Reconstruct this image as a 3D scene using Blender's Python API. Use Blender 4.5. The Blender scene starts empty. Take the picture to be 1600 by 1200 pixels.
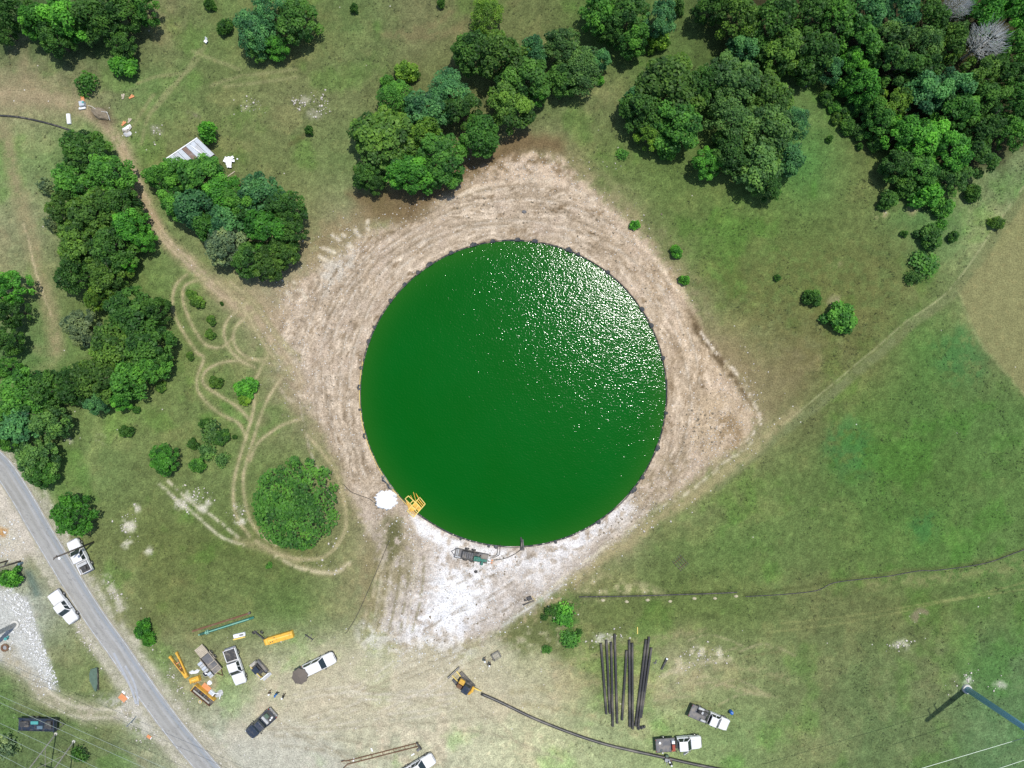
import bpy, bmesh, math, random
import numpy as np
from mathutils import Vector, Matrix
random.seed(7)
RNG = np.random.default_rng(11)
SC = bpy.context.scene
COL = SC.collection

# ------------------------------------------------------------------ camera, sky, sun, exposure
S, H = 0.105, 110.0                      # metres per photo pixel on the ground, flying height
cd = bpy.data.cameras.new('camera'); cam = bpy.data.objects.new('camera', cd); COL.objects.link(cam)
cam.location = (0, 0, H); cam.rotation_euler = (0, 0, 0)
cd.sensor_width = 36.0; cd.sensor_fit = 'HORIZONTAL'
cd.lens = 36.0 * (H / S) / 1600.0
cd.clip_start = 0.5; cd.clip_end = 6000
SC.camera = cam
SUN_EL, SUN_AZ = math.radians(72.8), math.radians(45.0)      # azimuth clockwise from the top of the photo
sd = Vector((math.sin(SUN_AZ) * math.cos(SUN_EL), math.cos(SUN_AZ) * math.cos(SUN_EL), math.sin(SUN_EL)))
w = bpy.data.worlds.new('World'); SC.world = w; w.use_nodes = True
nt = w.node_tree; nt.nodes.clear()
sky = nt.nodes.new('ShaderNodeTexSky'); sky.sky_type = 'NISHITA'; sky.sun_disc = False
sky.sun_elevation = SUN_EL; sky.sun_rotation = SUN_AZ
bg = nt.nodes.new('ShaderNodeBackground'); bg.inputs['Strength'].default_value = 0.148
ow = nt.nodes.new('ShaderNodeOutputWorld')
nt.links.new(sky.outputs[0], bg.inputs[0]); nt.links.new(bg.outputs[0], ow.inputs[0])
sl = bpy.data.lights.new('sun', 'SUN'); sl.energy = 4.1; sl.angle = math.radians(0.53); sl.color = (1.0, 0.965, 0.90)
so = bpy.data.objects.new('sun', sl); COL.objects.link(so)
so.rotation_euler = (-sd).to_track_quat('-Z', 'Y').to_euler()
SC.view_settings.view_transform = 'Standard'; SC.view_settings.look = 'None'
SC.view_settings.exposure = 0.0; SC.view_settings.gamma = 1.0
SC.view_settings.use_curve_mapping = False
SC.render.engine = 'CYCLES'
SC.cycles.use_denoising = False
SC.cycles.use_adaptive_sampling = False
SC.cycles.max_bounces = 5; SC.cycles.diffuse_bounces = 3; SC.cycles.glossy_bounces = 2
SC.cycles.transmission_bounces = 2; SC.cycles.transparent_max_bounces = 4
SC.cycles.sample_clamp_indirect = 4.0
SC.render.film_transparent = False
GAIN = 1.37          # radiance of a white surface under this light: photo colour -> surface colour

# ------------------------------------------------------------------ small helpers
def lin(c):
    c = np.asarray(c, float) / 255.0
    return np.where(c <= 0.04045, c / 12.92, ((c + 0.055) / 1.055) ** 2.4)
def alb(c): return tuple(np.clip(lin(c) / GAIN, 0.002, 0.9))
def P(px, py, z=0.0):
    k = S * (H - z) / H
    return Vector(((px - 800) * k, (600 - py) * k, z))
def hdir(dx, dy): return math.atan2(-dy, dx)

def tag(o, label=None, cat=None, group=None, kind=None):
    if label: o['label'] = label
    if cat: o['category'] = cat
    if group: o['group'] = group
    if kind: o['kind'] = kind
    return o
def empty(name, loc, rz=0.0):
    o = bpy.data.objects.new(name, None); COL.objects.link(o)
    o.location = loc; o.rotation_euler = (0, 0, rz); o.empty_display_size = 0.3
    return o
def thing(name, label, cat, loc, rz=0.0, group=None):
    return tag(empty(name, loc, rz), label, cat, group)
def kids(o): return [c for c in bpy.data.objects if c.parent == o]
def link(name, me, parent=None, mat=None):
    o = bpy.data.objects.new(name, me); COL.objects.link(o)
    if mat is not None:
        if me.materials: pass
        else: me.materials.append(mat)
    if parent: o.parent = parent
    return o
def fast_mesh(name, v, f, k=4, smooth=False):
    me = bpy.data.meshes.new(name)
    v = np.ascontiguousarray(v, np.float32); f = np.ascontiguousarray(f, np.int32)
    n = len(f)
    me.vertices.add(len(v)); me.vertices.foreach_set('co', v.ravel())
    me.loops.add(n * k); me.loops.foreach_set('vertex_index', f.ravel())
    me.polygons.add(n); me.polygons.foreach_set('loop_start', np.arange(0, n * k, k, dtype=np.int32))
    me.polygons.foreach_set('loop_total', np.full(n, k, np.int32))
    if smooth: me.polygons.foreach_set('use_smooth', np.ones(n, bool))
    me.update(calc_edges=True)
    return me

class MB:
    def __init__(s): s.v = []; s.f = []
    def add(s, vs, fs):
        b = len(s.v); s.v += [tuple(q) for q in vs]; s.f += [tuple(b + i for i in q) for q in fs]; return s
    def box(s, cx, cy, cz, sx, sy, sz, rz=0.0, ry=0.0, tx=1.0, ty=1.0, rx=0.0):
        M = Matrix.Rotation(rz, 3, 'Z') @ Matrix.Rotation(ry, 3, 'Y') @ Matrix.Rotation(rx, 3, 'X')
        vs = []
        for dz in (-.5, .5):
            ax, ay = (1, 1) if dz < 0 else (tx, ty)
            for dx, dy in ((-.5, -.5), (.5, -.5), (.5, .5), (-.5, .5)):
                q = M @ Vector((dx * sx * ax, dy * sy * ay, dz * sz)); vs.append((q.x + cx, q.y + cy, q.z + cz))
        return s.add(vs, [(3, 2, 1, 0), (4, 5, 6, 7), (0, 1, 5, 4), (1, 2, 6, 5), (2, 3, 7, 6), (3, 0, 4, 7)])
    def bar(s, a, b, wd, ht):
        a, b = Vector(a), Vector(b); d = b - a; L = d.length
        rz = math.atan2(d.y, d.x); ry = -math.atan2(d.z, math.hypot(d.x, d.y)); c = (a + b) / 2
        return s.box(c.x, c.y, c.z, L, wd, ht, rz, ry)
    def tube(s, pts, r, n=8, caps=True):
        pts = [Vector(p) for p in pts]; m = len(pts)
        rs = r if isinstance(r, (list, tuple)) else [r] * m
        rings = []; up0 = None
        for i, p in enumerate(pts):
            t = (pts[min(i + 1, m - 1)] - pts[max(i - 1, 0)]).normalized()
            if up0 is None: up0 = Vector((0, 0, 1)) if abs(t.z) < .9 else Vector((1, 0, 0))
            a = t.cross(up0).normalized(); b = a.cross(t).normalized(); up0 = b
            rings.append([p + a * (rs[i] * math.cos(2 * math.pi * k / n)) + b * (rs[i] * math.sin(2 * math.pi * k / n)) for k in range(n)])
        return s.loft(rings, caps)
    def cyl(s, a, b, r0, r1=None, n=12): return s.tube([a, b], [r0, r0 if r1 is None else r1], n)
    def loft(s, rings, caps=True):
        n = len(rings[0]); vs = [q for r in rings for q in r]; fs = []
        for i in range(len(rings) - 1):
            for k in range(n):
                k2 = (k + 1) % n
                fs.append((i * n + k, i * n + k2, (i + 1) * n + k2, (i + 1) * n + k))
        if caps:
            fs.append(tuple(range(n - 1, -1, -1))); m = (len(rings) - 1) * n; fs.append(tuple(m + k for k in range(n)))
        return s.add(vs, fs)
    def prism(s, poly, z0, z1):
        n = len(poly)
        return s.loft([[(x, y, z0) for x, y in poly], [(x, y, z1) for x, y in poly]])
    def ball(s, c, r, sq=(1, 1, 1), n=8, m=5):
        rings = []
        for i in range(m + 1):
            t = math.pi * (i + .15) / (m + .3)
            rings.append([(c[0] + r * sq[0] * math.sin(t) * math.cos(2 * math.pi * k / n), c[1] + r * sq[1] * math.sin(t) * math.sin(2 * math.pi * k / n), c[2] - r * sq[2] * math.cos(t)) for k in range(n)])
        return s.loft(rings)
    def mesh(s, name, bevel=0.0, smooth=False):
        me = bpy.data.meshes.new(name); me.from_pydata(s.v, [], s.f)
        bm = bmesh.new(); bm.from_mesh(me)
        bmesh.ops.recalc_face_normals(bm, faces=bm.faces)
        if bevel: bmesh.ops.bevel(bm, geom=list(bm.edges), offset=bevel, segments=1, affect='EDGES', clamp_overlap=True)
        bm.to_mesh(me); bm.free()
        if smooth: me.polygons.foreach_set('use_smooth', np.ones(len(me.polygons), bool))
        me.update(); return me
    def build(s, name, mat, parent=None, bevel=0.0, smooth=False, loc=None):
        o = link(name, s.mesh(name, bevel, smooth), parent, mat)
        if loc is not None: o.location = loc
        return o

# ------------------------------------------------------------------ materials
def mat(name, c, rough=0.6, metal=0.0, var=0.12, scale=3.0, bump=0.0, spec=0.5, dirt=None, dirt_amt=0.0, coat=0.0):
    m = bpy.data.materials.new(name); m.use_nodes = True
    nt = m.node_tree; b = nt.nodes['Principled BSDF']
    tc = nt.nodes.new('ShaderNodeTexCoord')
    n = nt.nodes.new('ShaderNodeTexNoise'); n.inputs['Scale'].default_value = scale; n.inputs['Detail'].default_value = 5
    nt.links.new(tc.outputs['Object'], n.inputs['Vector'])
    mr = nt.nodes.new('ShaderNodeMapRange'); mr.inputs[1].default_value = .25; mr.inputs[2].default_value = .75
    mr.inputs[3].default_value = 1 - var; mr.inputs[4].default_value = 1 + var
    nt.links.new(n.outputs[0], mr.inputs[0])
    mx = nt.nodes.new('ShaderNodeMix'); mx.data_type = 'RGBA'; mx.blend_type = 'MULTIPLY'; mx.inputs[0].default_value = 1
    mx.inputs[6].default_value = (*c, 1); nt.links.new(mr.outputs[0], mx.inputs[7])
    out = mx.outputs[2]
    if dirt is not None:
        n2 = nt.nodes.new('ShaderNodeTexNoise'); n2.inputs['Scale'].default_value = scale * .6; n2.inputs['Detail'].default_value = 8
        nt.links.new(tc.outputs['Object'], n2.inputs['Vector'])
        m2 = nt.nodes.new('ShaderNodeMapRange'); m2.inputs[1].default_value = .48; m2.inputs[2].default_value = .66
        m2.inputs[4].default_value = dirt_amt; nt.links.new(n2.outputs[0], m2.inputs[0])
        x2 = nt.nodes.new('ShaderNodeMix'); x2.data_type = 'RGBA'; x2.inputs[7].default_value = (*dirt, 1)
        nt.links.new(m2.outputs[0], x2.inputs[0]); nt.links.new(out, x2.inputs[6]); out = x2.outputs[2]
    nt.links.new(out, b.inputs['Base Color'])
    b.inputs['Roughness'].default_value = rough; b.inputs['Metallic'].default_value = metal
    b.inputs['Specular IOR Level'].default_value = spec
    if coat: b.inputs['Coat Weight'].default_value = coat; b.inputs['Coat Roughness'].default_value = 0.08
    if bump:
        bp = nt.nodes.new('ShaderNodeBump'); bp.inputs['Strength'].default_value = bump; bp.inputs['Distance'].default_value = .05
        nt.links.new(n.outputs[0], bp.inputs['Height']); nt.links.new(bp.outputs[0], b.inputs['Normal'])
    return m
DUST = (.34, .29, .22)
M = dict(
    white=mat('white_paint', (.72, .72, .72), .28, coat=.4, var=.05, dirt=DUST, dirt_amt=.18),
    black_paint=mat('black_paint', (.03, .04, .06), .25, coat=.5, dirt=DUST, dirt_amt=.15),
    glass=mat('dark_glass', (.02, .03, .032), .08, var=.05, spec=.6),
    tyre=mat('tyre_rubber', (.03, .03, .03), .8, dirt=DUST, dirt_amt=.4),
    rim=mat('wheel_metal', (.45, .45, .46), .35, metal=.7),
    chrome=mat('bumper_metal', (.5, .5, .5), .25, metal=.9),
    dark=mat('dark_steel', (.045, .045, .045), .55, dirt=DUST, dirt_amt=.35),
    deck=mat('deck_steel', (.12, .12, .125), .6, dirt=DUST, dirt_amt=.5, scale=1.5),
    grey=mat('grey_steel', (.27, .28, .29), .5, dirt=DUST, dirt_amt=.4),
    ltgrey=mat('light_grey', (.45, .46, .46), .5, dirt=DUST, dirt_amt=.3),
    yellow=mat('yellow_paint', (.70, .40, .05), .4, dirt=(.25, .15, .05), dirt_amt=.45, var=.15),
    pale_yellow=mat('pale_yellow_paint', (.72, .55, .14), .5, dirt=(.3, .2, .08), dirt_amt=.35),
    orange=mat('orange_plastic', (.62, .25, .10), .5, dirt=DUST, dirt_amt=.3),
    redlamp=mat('red_lens', (.35, .02, .015), .2),
    lamp=mat('clear_lens', (.7, .7, .7), .15),
    red=mat('red_paint', (.32, .06, .03), .45, dirt=DUST, dirt_amt=.3),
    green=mat('green_paint', (.03, .16, .115), .4, dirt=DUST, dirt_amt=.2),
    ltgreen=mat('pale_green_paint', (.22, .43, .33), .45, dirt=DUST, dirt_amt=.2),
    rust=mat('rusty_steel', (.14, .07, .035), .8, dirt=(.2, .16, .1), dirt_amt=.4, bump=.2),
    hdpe=mat('black_pipe', (.045, .043, .042), .42, dirt=(.17, .15, .12), dirt_amt=.6, scale=.8, var=.25),
    hose=mat('black_hose', (.035, .035, .035), .5, dirt=DUST, dirt_amt=.3),
    liner=mat('pond_liner', (.05, .055, .06), .4, dirt=DUST, dirt_amt=.35),
    wood=mat('pale_wood', (.42, .36, .27), .8, scale=2.5, var=.2),
    oldwood=mat('grey_pole_wood', (.12, .10, .085), .85, var=.25),
    palewood=mat('weathered_wood', (.36, .34, .29), .85, var=.2),
    concrete=mat('concrete', (.5, .49, .45), .9, bump=.2),
    bluesteel=mat('blue_grey_steel', (.13, .20, .25), .45, metal=.2, dirt=(.14, .18, .19), dirt_amt=.4, scale=.7),
    zinc=mat('zinc_sheet', (.46, .50, .55), .45, dirt=(.30, .25, .22), dirt_amt=.5, scale=1.2),
    zincrust=mat('rusted_sheet', (.20, .13, .10), .7, dirt=(.3, .3, .3), dirt_amt=.4),
    sheet=mat('white_sheet', (.78, .79, .80), .6, var=.06, bump=.2),
    lime=mat('white_powder', (.85, .85, .86), .95, var=.03, bump=.3, scale=6),
    rock=mat('limestone', (.52, .48, .42), .95, var=.25, scale=2.0, bump=.5),
    rockw=mat('white_limestone', (.62, .62, .60), .95, var=.2, scale=2.0, bump=.4),
    dirt=mat('bare_soil', (.20, .165, .115), 1.0, var=.25, bump=.5),
    palesoil=mat('pale_soil', (.42, .38, .25), 1.0, var=.25, bump=.5),
    brown=mat('brown_canvas', (.135, .112, .092), .85, var=.06),
    blue=mat('blue_plastic', (.015, .12, .42), .35),
    teal=mat('teal_metal', (.08, .32, .30), .4),
    navy=mat('navy_metal', (.025, .035, .055), .3, dirt=DUST, dirt_amt=.15),
    dull_green=mat('dull_green_matte', (.085, .135, .095), .7, var=.2),
    bark=mat('bark', (.10, .08, .06), .95, var=.3, bump=.4),
    deadwood=mat('bleached_wood', (.60, .60, .57), .95, var=.25),
    skin=mat('skin', (.40, .24, .16), .55, var=.05),
    jeans=mat('denim', (.05, .06, .09), .9), tan=mat('tan_cloth', (.17, .12, .07), .9),
    shirt_dark=mat('dark_cloth', (.025, .028, .03), .9), shirt_blue=mat('blue_cloth', (.03, .17, .42), .85),
    shirt_grey=mat('grey_cloth', (.09, .11, .11), .9), hat=mat('white_hat', (.8, .8, .78), .35, var=.02),
    polesteel=mat('blue_steel', (.20, .42, .60), .5, metal=.0, dirt=(.25, .38, .45), dirt_amt=.3, scale=.7),
    wire=mat('bare_wire', (.27, .33, .29), .4, metal=.3),
)

# ------------------------------------------------------------------ noise and masks for the ground
def _h(ix, iy, seed):
    n = (ix.astype(np.int64) * 374761393 + iy.astype(np.int64) * 668265263 + seed * 982451653) & 0xffffffff
    n = ((n ^ (n >> 13)) * 1274126177) & 0xffffffff
    return ((n ^ (n >> 16)) & 0xffff) / 65535.0
def vn(x, y, seed=0):
    ix = np.floor(x); iy = np.floor(y); fx = x - ix; fy = y - iy
    fx = fx * fx * (3 - 2 * fx); fy = fy * fy * (3 - 2 * fy)
    a = _h(ix, iy, seed); b = _h(ix + 1, iy, seed); c = _h(ix, iy + 1, seed); d = _h(ix + 1, iy + 1, seed)
    return (a * (1 - fx) + b * fx) * (1 - fy) + (c * (1 - fx) + d * fx) * fy
def fbm(x, y, seed=0, o=4):
    r = 0; a = .5; t = 0
    for i in range(o):
        r = r + a * vn(x, y, seed + i * 17); t += a; a *= .55; x = x * 2.03 + 7.1; y = y * 2.03 + 3.7
    return r / t
def sstep(a, b, x):
    t = np.clip((x - a) / (b - a), 0, 1); return t * t * (3 - 2 * t)
def poly_sdf(X, Y, poly):
    d = np.full(X.shape, 1e9); ins = np.zeros(X.shape, bool); n = len(poly)
    for i in range(n):
        ax, ay = poly[i]; bx, by = poly[(i + 1) % n]
        ex, ey = bx - ax, by - ay; wx, wy = X - ax, Y - ay
        t = np.clip((wx * ex + wy * ey) / (ex * ex + ey * ey), 0, 1)
        d = np.minimum(d, (wx - ex * t) ** 2 + (wy - ey * t) ** 2)
        if ay != by:
            c = (ay > Y) != (by > Y); ins ^= c & (X < (bx - ax) * (Y - ay) / (by - ay) + ax)
    d = np.sqrt(d); return np.where(ins, -d, d)
def smooth_path(pts, n=6):
    out = []; m = len(pts)
    for i in range(m - 1):
        p0 = np.array(pts[max(i - 1, 0)], float); p1 = np.array(pts[i], float); p2 = np.array(pts[i + 1], float); p3 = np.array(pts[min(i + 2, m - 1)], float)
        for k in range(n):
            t = k / n
            out.append(.5 * ((2 * p1) + (-p0 + p2) * t + (2 * p0 - 5 * p1 + 4 * p2 - p3) * t * t + (-p0 + 3 * p1 - 3 * p2 + p3) * t ** 3))
    out.append(np.array(pts[-1], float)); return out

PAD = [(745, 268), (800, 238), (880, 258), (945, 305), (1003, 365), (1062, 438), (1105, 520), (1152, 590), (1187, 648), (1142, 712), (1062, 765),
       (985, 828), (920, 893), (850, 945), (785, 985), (705, 1012), (620, 1003), (585, 962), (600, 900), (583, 850), (562, 800), (532, 740), (507, 680),
       (480, 640), (445, 590), (420, 540), (420, 500), (445, 460), (490, 420), (540, 385), (610, 356), (668, 322), (700, 296)]
PCX, PCY, PRAD = 802.0, 615.0, 238.5
def ground_h_px(X, Y, sdf):
    r = np.hypot(X - PCX, Y - PCY)
    k = sstep(25, -55, sdf)
    rim = sstep(360, 250, r)
    h = .55 * k + .35 * rim * k
    return h
_padsdf_cache = {}
def gz(px, py):
    X = np.array([float(px)]); Y = np.array([float(py)])
    return float(ground_h_px(X, Y, poly_sdf(X, Y, PAD))[0])
def G(px, py, dz=0.0):
    z = gz(px, py); return P(px, py, z + dz)

# ------------------------------------------------------------------ the ground
def axis(lo, hi, step, far):
    core = np.arange(lo, hi + step * .5, step); out = [core]; d = step; x = hi; ext = []
    while x < far: d *= 1.25; x += d; ext.append(x)
    d = step; x = lo; ext2 = []
    while x > -far: d *= 1.25; x -= d; ext2.append(x)
    return np.concatenate([np.array(ext2[::-1]), core, np.array(ext)])
ax = axis(-91, 91, .25, 1500.0); ay = axis(-69, 69, .25, 1500.0)
XX, YY = np.meshgrid(ax, ay); shp = XX.shape
GX = (XX / S + 800).ravel(); GY = (600 - YY / S).ravel()
wx = (fbm(GX / 45, GY / 45, 3) - .5) * 26 + (fbm(GX / 10, GY / 10, 4, 3) - .5) * 7
wy = (fbm(GX / 45, GY / 45, 13) - .5) * 26 + (fbm(GX / 10, GY / 10, 14, 3) - .5) * 7
WX, WY = GX + wx, GY + wy
N1 = fbm(GX / 60, GY / 60, 21, 5); N2 = fbm(GX / 14, GY / 14, 22, 4); N3 = fbm(GX / 5, GY / 5, 23, 3); N4 = fbm(GX / 140, GY / 140, 24, 4)
# ground cover colour of the place, lens vignette darkening baked in at the corners, one entry each hundred photo pixels (rows downwards)
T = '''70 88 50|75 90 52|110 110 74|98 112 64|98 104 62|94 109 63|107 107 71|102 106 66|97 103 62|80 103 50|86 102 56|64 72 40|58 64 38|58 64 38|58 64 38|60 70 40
140 131 98|123 122 86|97 117 66|106 113 69|110 113 73|107 112 71|98 104 62|95 100 60|92 106 61|106 111 71|84 106 54|75 92 48|92 112 62|80 96 50|62 72 40|62 72 40
113 128 80|100 126 68|112 114 72|103 110 67|106 113 69|102 116 69|104 107 70|130 120 90|132 122 90|97 109 61|94 111 59|90 107 56|82 122 61|97 107 61|84 98 52|102 117 76
127 127 92|90 110 60|107 120 72|118 120 80|118 120 78|135 126 95|150 138 108|150 138 108|145 135 104|118 118 80|94 107 59|90 109 56|92 107 57|97 107 61|88 117 66|120 128 86
117 120 82|98 113 62|98 115 64|118 120 80|150 140 112|160 146 118|160 146 118|160 146 118|160 146 118|150 138 108|115 117 78|96 106 59|96 109 59|97 107 60|98 108 64|128 130 88
92 117 66|102 117 66|98 113 62|104 114 68|135 129 96|165 150 122|160 146 118|160 146 118|160 146 118|165 150 122|150 138 105|122 117 80|112 112 72|104 113 65|84 118 57|106 121 72
88 108 57|107 122 71|107 117 69|101 116 66|120 119 82|160 146 118|160 146 118|160 146 118|160 146 118|170 155 125|160 146 112|140 130 96|106 112 68|90 119 57|83 116 56|84 116 58
105 115 72|102 117 69|102 112 66|104 116 68|102 116 66|128 123 88|160 148 120|160 146 118|160 146 118|165 150 120|140 130 94|107 114 68|94 113 61|84 116 56|82 113 53|86 116 58
120 122 88|107 114 69|100 107 61|92 102 56|100 106 61|122 120 82|160 152 128|180 172 158|170 160 140|125 126 86|97 110 63|94 113 61|96 116 63|91 119 59|84 121 56|91 121 62
150 150 132|122 126 86|102 107 63|101 111 65|94 112 61|124 125 86|170 160 138|190 182 168|118 120 80|99 107 61|96 107 59|94 107 59|99 111 65|101 113 66|96 113 62|91 116 62
115 122 84|110 119 75|124 126 90|140 138 102|170 163 133|180 171 144|184 175 150|172 166 134|158 152 116|116 120 76|148 142 106|125 128 86|106 119 73|99 119 70|108 121 76|91 121 72
92 107 66|100 111 70|136 138 108|166 164 142|176 171 148|174 168 141|172 167 140|180 174 142|174 170 132|150 155 112|136 147 98|116 132 83|114 126 79|97 119 71|99 119 72|89 122 74'''
TB = np.array([[[float(q) for q in c.split()] for c in r.split('|')] for r in T.split('\n')])
u = np.clip((GX + wx * .8 - 50) / 100, 0, 14.999); v = np.clip((GY + wy * .8 - 50) / 100, 0, 10.999)
iu = u.astype(int); iv = v.astype(int); fu = (u - iu)[:, None]; fv = (v - iv)[:, None]
fu = fu * fu * (3 - 2 * fu) * .5 + fu * .5; fv = fv * fv * (3 - 2 * fv) * .5 + fv * .5
C = (TB[iv, iu] * (1 - fu) + TB[iv, iu + 1] * fu) * (1 - fv) + (TB[iv + 1, iu] * (1 - fu) + TB[iv + 1, iu + 1] * fu) * fv
# patches of greener and of drier grass
gr = sstep(.52, .72, N1)[:, None] * .55; dr = sstep(.54, .72, fbm(GX / 38, GY / 38, 31, 5))[:, None] * .5
C = C * (1 - gr) + (C * np.array([.86, 1.04, .80])) * gr
C = C * (1 - dr) + (C * np.array([1.16, 1.07, 1.10]) + 3) * dr
C *= np.array([1.055, 1.085, 1.09])
C *= 1 - (sstep(1150, 1320, GX) * sstep(450, 580, GY))[:, None] * np.array([.02, .075, .03])
N5 = np.random.default_rng(5).random(GX.shape) * .6 + fbm(GX / 3.1, GY / 3.1, 29, 2) * .8 - .2
C *= (1 + (N2 - .5) * .22 + (N3 - .5) * .18 + (N5 - .5) * .20)[:, None]
SPK = np.full(GX.shape, .006); BARE = np.zeros(GX.shape)
def blend(mask, col, bare=None, spk=None):
    global C, SPK, BARE
    m = np.clip(mask, 0, 1)
    C = C * (1 - m[:, None]) + np.asarray(col, float) * m[:, None]
    if bare is not None: BARE = BARE * (1 - m) + bare * m
    if spk is not None: SPK = SPK * (1 - m) + spk * m
def area(poly, col, soft=10, a=1.0, warp=1.0, brk=0.0, bare=None, spk=None, seed=40):
    d = poly_sdf(GX + wx * warp, GY + wy * warp, poly)
    m = sstep(soft, -soft, d) * a
    if brk: m = m * sstep(brk - .12, brk + .12, fbm(GX / 9, GY / 9, seed, 4))
    blend(m, col, bare, spk)
def stroke(pts, w_, col, a=.8, soft=4, brk=0.0, warp=.25, bare=None, spk=None, seed=50, sm=True):
    pts = smooth_path(pts) if sm else pts
    X = GX + wx * warp; Y = GY + wy * warp; d = np.full(GX.shape, 1e9)
    P0 = np.array(pts); lo = P0.min(0) - w_ - soft - 20; hi = P0.max(0) + w_ + soft + 20
    I = np.nonzero((X > lo[0]) & (X < hi[0]) & (Y > lo[1]) & (Y < hi[1]))[0]
    x, y = X[I], Y[I]; dd = np.full(len(I), 1e9)
    for (x0, y0), (x1, y1) in zip(pts[:-1], pts[1:]):
        ex, ey = x1 - x0, y1 - y0; L = ex * ex + ey * ey + 1e-9
        t = np.clip(((x - x0) * ex + (y - y0) * ey) / L, 0, 1)
        dd = np.minimum(dd, (x - x0 - ex * t) ** 2 + (y - y0 - ey * t) ** 2)
    d[I] = np.sqrt(dd)
    m = sstep(w_ / 2 + soft, max(w_ / 2 - soft, 0), d) * a
    if brk: m = m * sstep(brk - .13, brk + .13, fbm(GX / 8, GY / 8, seed, 4))
    else: m = m * np.clip(.72 + 1.3 * (N2 - .36) + .5 * (N5 - .5), .34, 1.15)
    blend(m, col, bare, spk)
TANC = (168, 150, 120); PALE = (176, 166, 132); WHT = (236, 232, 224)
# --- pale pad of crushed limestone round the pond
padd = poly_sdf(GX + wx * .9, GY + wy * .9, PAD)
rr = np.hypot(GX - PCX, GY - PCY); th = np.arctan2(GY - PCY, GX - PCX)
halo = sstep(46, -8, padd) * (.25 + .9 * sstep(.36, .66, N2 * .55 + N1 * .45)); blend(halo * .75, (158, 142, 112), .6, .15)
pm = sstep(9, -14, padd + (N3 - .5) * 16)
rw = rr + (fbm(GX / 50, GY / 50, 61) - .5) * 30
st = fbm(th * 4 + 3, rw / 5.0, 62, 4) * .5 + fbm(th * 11, rw / 2.6, 63, 3) * .5
st = .5 + (st - .5) * (1.2 + 1.6 * sstep(.4, .7, fbm(GX / 40, GY / 40, 65)))
padc = np.array([190, 172, 148.]) + (st - .5)[:, None] * np.array([64, 62, 60.]) + (N2 - .5)[:, None] * np.array([44, 46, 48.]) + (N3 - .5)[:, None] * 34 + (N5 - .5)[:, None] * 28 - (sstep(.60, .74, fbm(th * 16 + 5, rw / 6, 66, 4)) * sstep(.45, .6, N2))[:, None] * np.array([44, 46, 48.])
pk = sstep(.5, .75, fbm(GX / 30, GY / 30, 64))[:, None]
padc = padc * (1 - .4 * pk) + np.array([198, 178, 158.]) * .4 * pk
tan_side = sstep(860, 1120, GX)[:, None] * sstep(820, 560, GY)[:, None]; padc = padc + tan_side * np.array([4, 1, -3.])
lo = sstep(730, 930, GY)[:, None]; padc = padc * (1 - .62 * lo) + np.array([197, 190, 182.]) * .62 * lo + (N3 - .5)[:, None] * 24 * lo
blend(pm, padc, 1.0, .5)
# machine tracks dragged round the pad
for k, (rad, a0, a1) in enumerate([(262, 150, 300), (275, 180, 345), (290, 160, 250), (305, 170, 262), (318, 200, 282), (268, 300, 395), (283, 318, 400), (255, 20, 110), (270, 0, 60), (332, 150, 215), (300, 262, 330)]):
    pts = [(PCX + (rad + 5 * math.sin(t / 17 + k)) * math.cos(math.radians(t)), PCY + (rad + 5 * math.sin(t / 17 + k)) * math.sin(math.radians(t))) for t in range(a0, a1, 8)]
    stroke(pts, 2.2, (142, 126, 102), .55, 2, .46, .15, seed=70 + k)
    stroke([(x + 2.5, y + 2.5) for x, y in pts], 2.0, (216, 204, 186), .6, 2, .5, .15, seed=90 + k)
# brown soil where the pad was cut into the slope, above the pond and at the right corner
area([(545, 300), (575, 345), (640, 345), (700, 305), (760, 268), (830, 232), (880, 236), (885, 212), (800, 205), (720, 250), (640, 290)], (118, 98, 70), 13, .8, .9, 0, .8)
area([(420, 440), (480, 400), (540, 370), (590, 345), (575, 320), (520, 345), (470, 370), (430, 405)], (142, 126, 94), 20, .75, 1.2, .40, .7, .2)
stroke([(560, 388), (640, 348), (720, 300), (790, 262)], 3, (150, 132, 104), .7, 3, .4)
stroke([(520, 425), (600, 372), (690, 322), (760, 296)], 3.5, (132, 116, 90), .7, 3, .45, .3)
stroke([(690, 320), (760, 292), (850, 285), (930, 310)], 4, (224, 208, 184), .8, 4, .47, .4, 1, .8)
area([(720, 285), (770, 250), (830, 232), (880, 245), (925, 300), (860, 296), (790, 288)], (214, 192, 166), 10, .85, .8, .50, 1, .7)
area([(745, 270), (800, 240), (860, 240), (900, 275), (850, 280), (790, 275)], (128, 108, 80), 8, .75, .9, .53, 1, .3, 47)
area([(1070, 490), (1110, 505), (1190, 570), (1250, 545), (1262, 600), (1210, 660), (1190, 640), (1150, 590)], (140, 124, 92), 22, .5, .8, 0, .7, .1)
area([(1070, 470), (1100, 520), (1130, 555), (1165, 610), (1185, 645), (1160, 612), (1120, 565), (1085, 520)], (104, 88, 64), 5, .9, .4, .38, 1)
area([(1090, 615), (1140, 620), (1180, 650), (1145, 700), (1100, 720), (1070, 690)], (196, 174, 142), 16, .7, .8, .42, 1, .6)
area([(1112, 650), (1150, 650), (1160, 690), (1140, 705), (1118, 680)], (140, 118, 86), 8, .7, .8, .48, 1, .5)
area([(1000, 745), (1060, 700), (1085, 720), (1050, 760), (985, 815), (960, 830)], (150, 134, 104), 12, .6, .8, .45, .8, .4)
stroke([(1092, 515), (1120, 550), (1150, 580), (1187, 648), (1176, 676), (1145, 704)], 5, (226, 212, 190), .9, 3, .5, .3, 1, .8)
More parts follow.
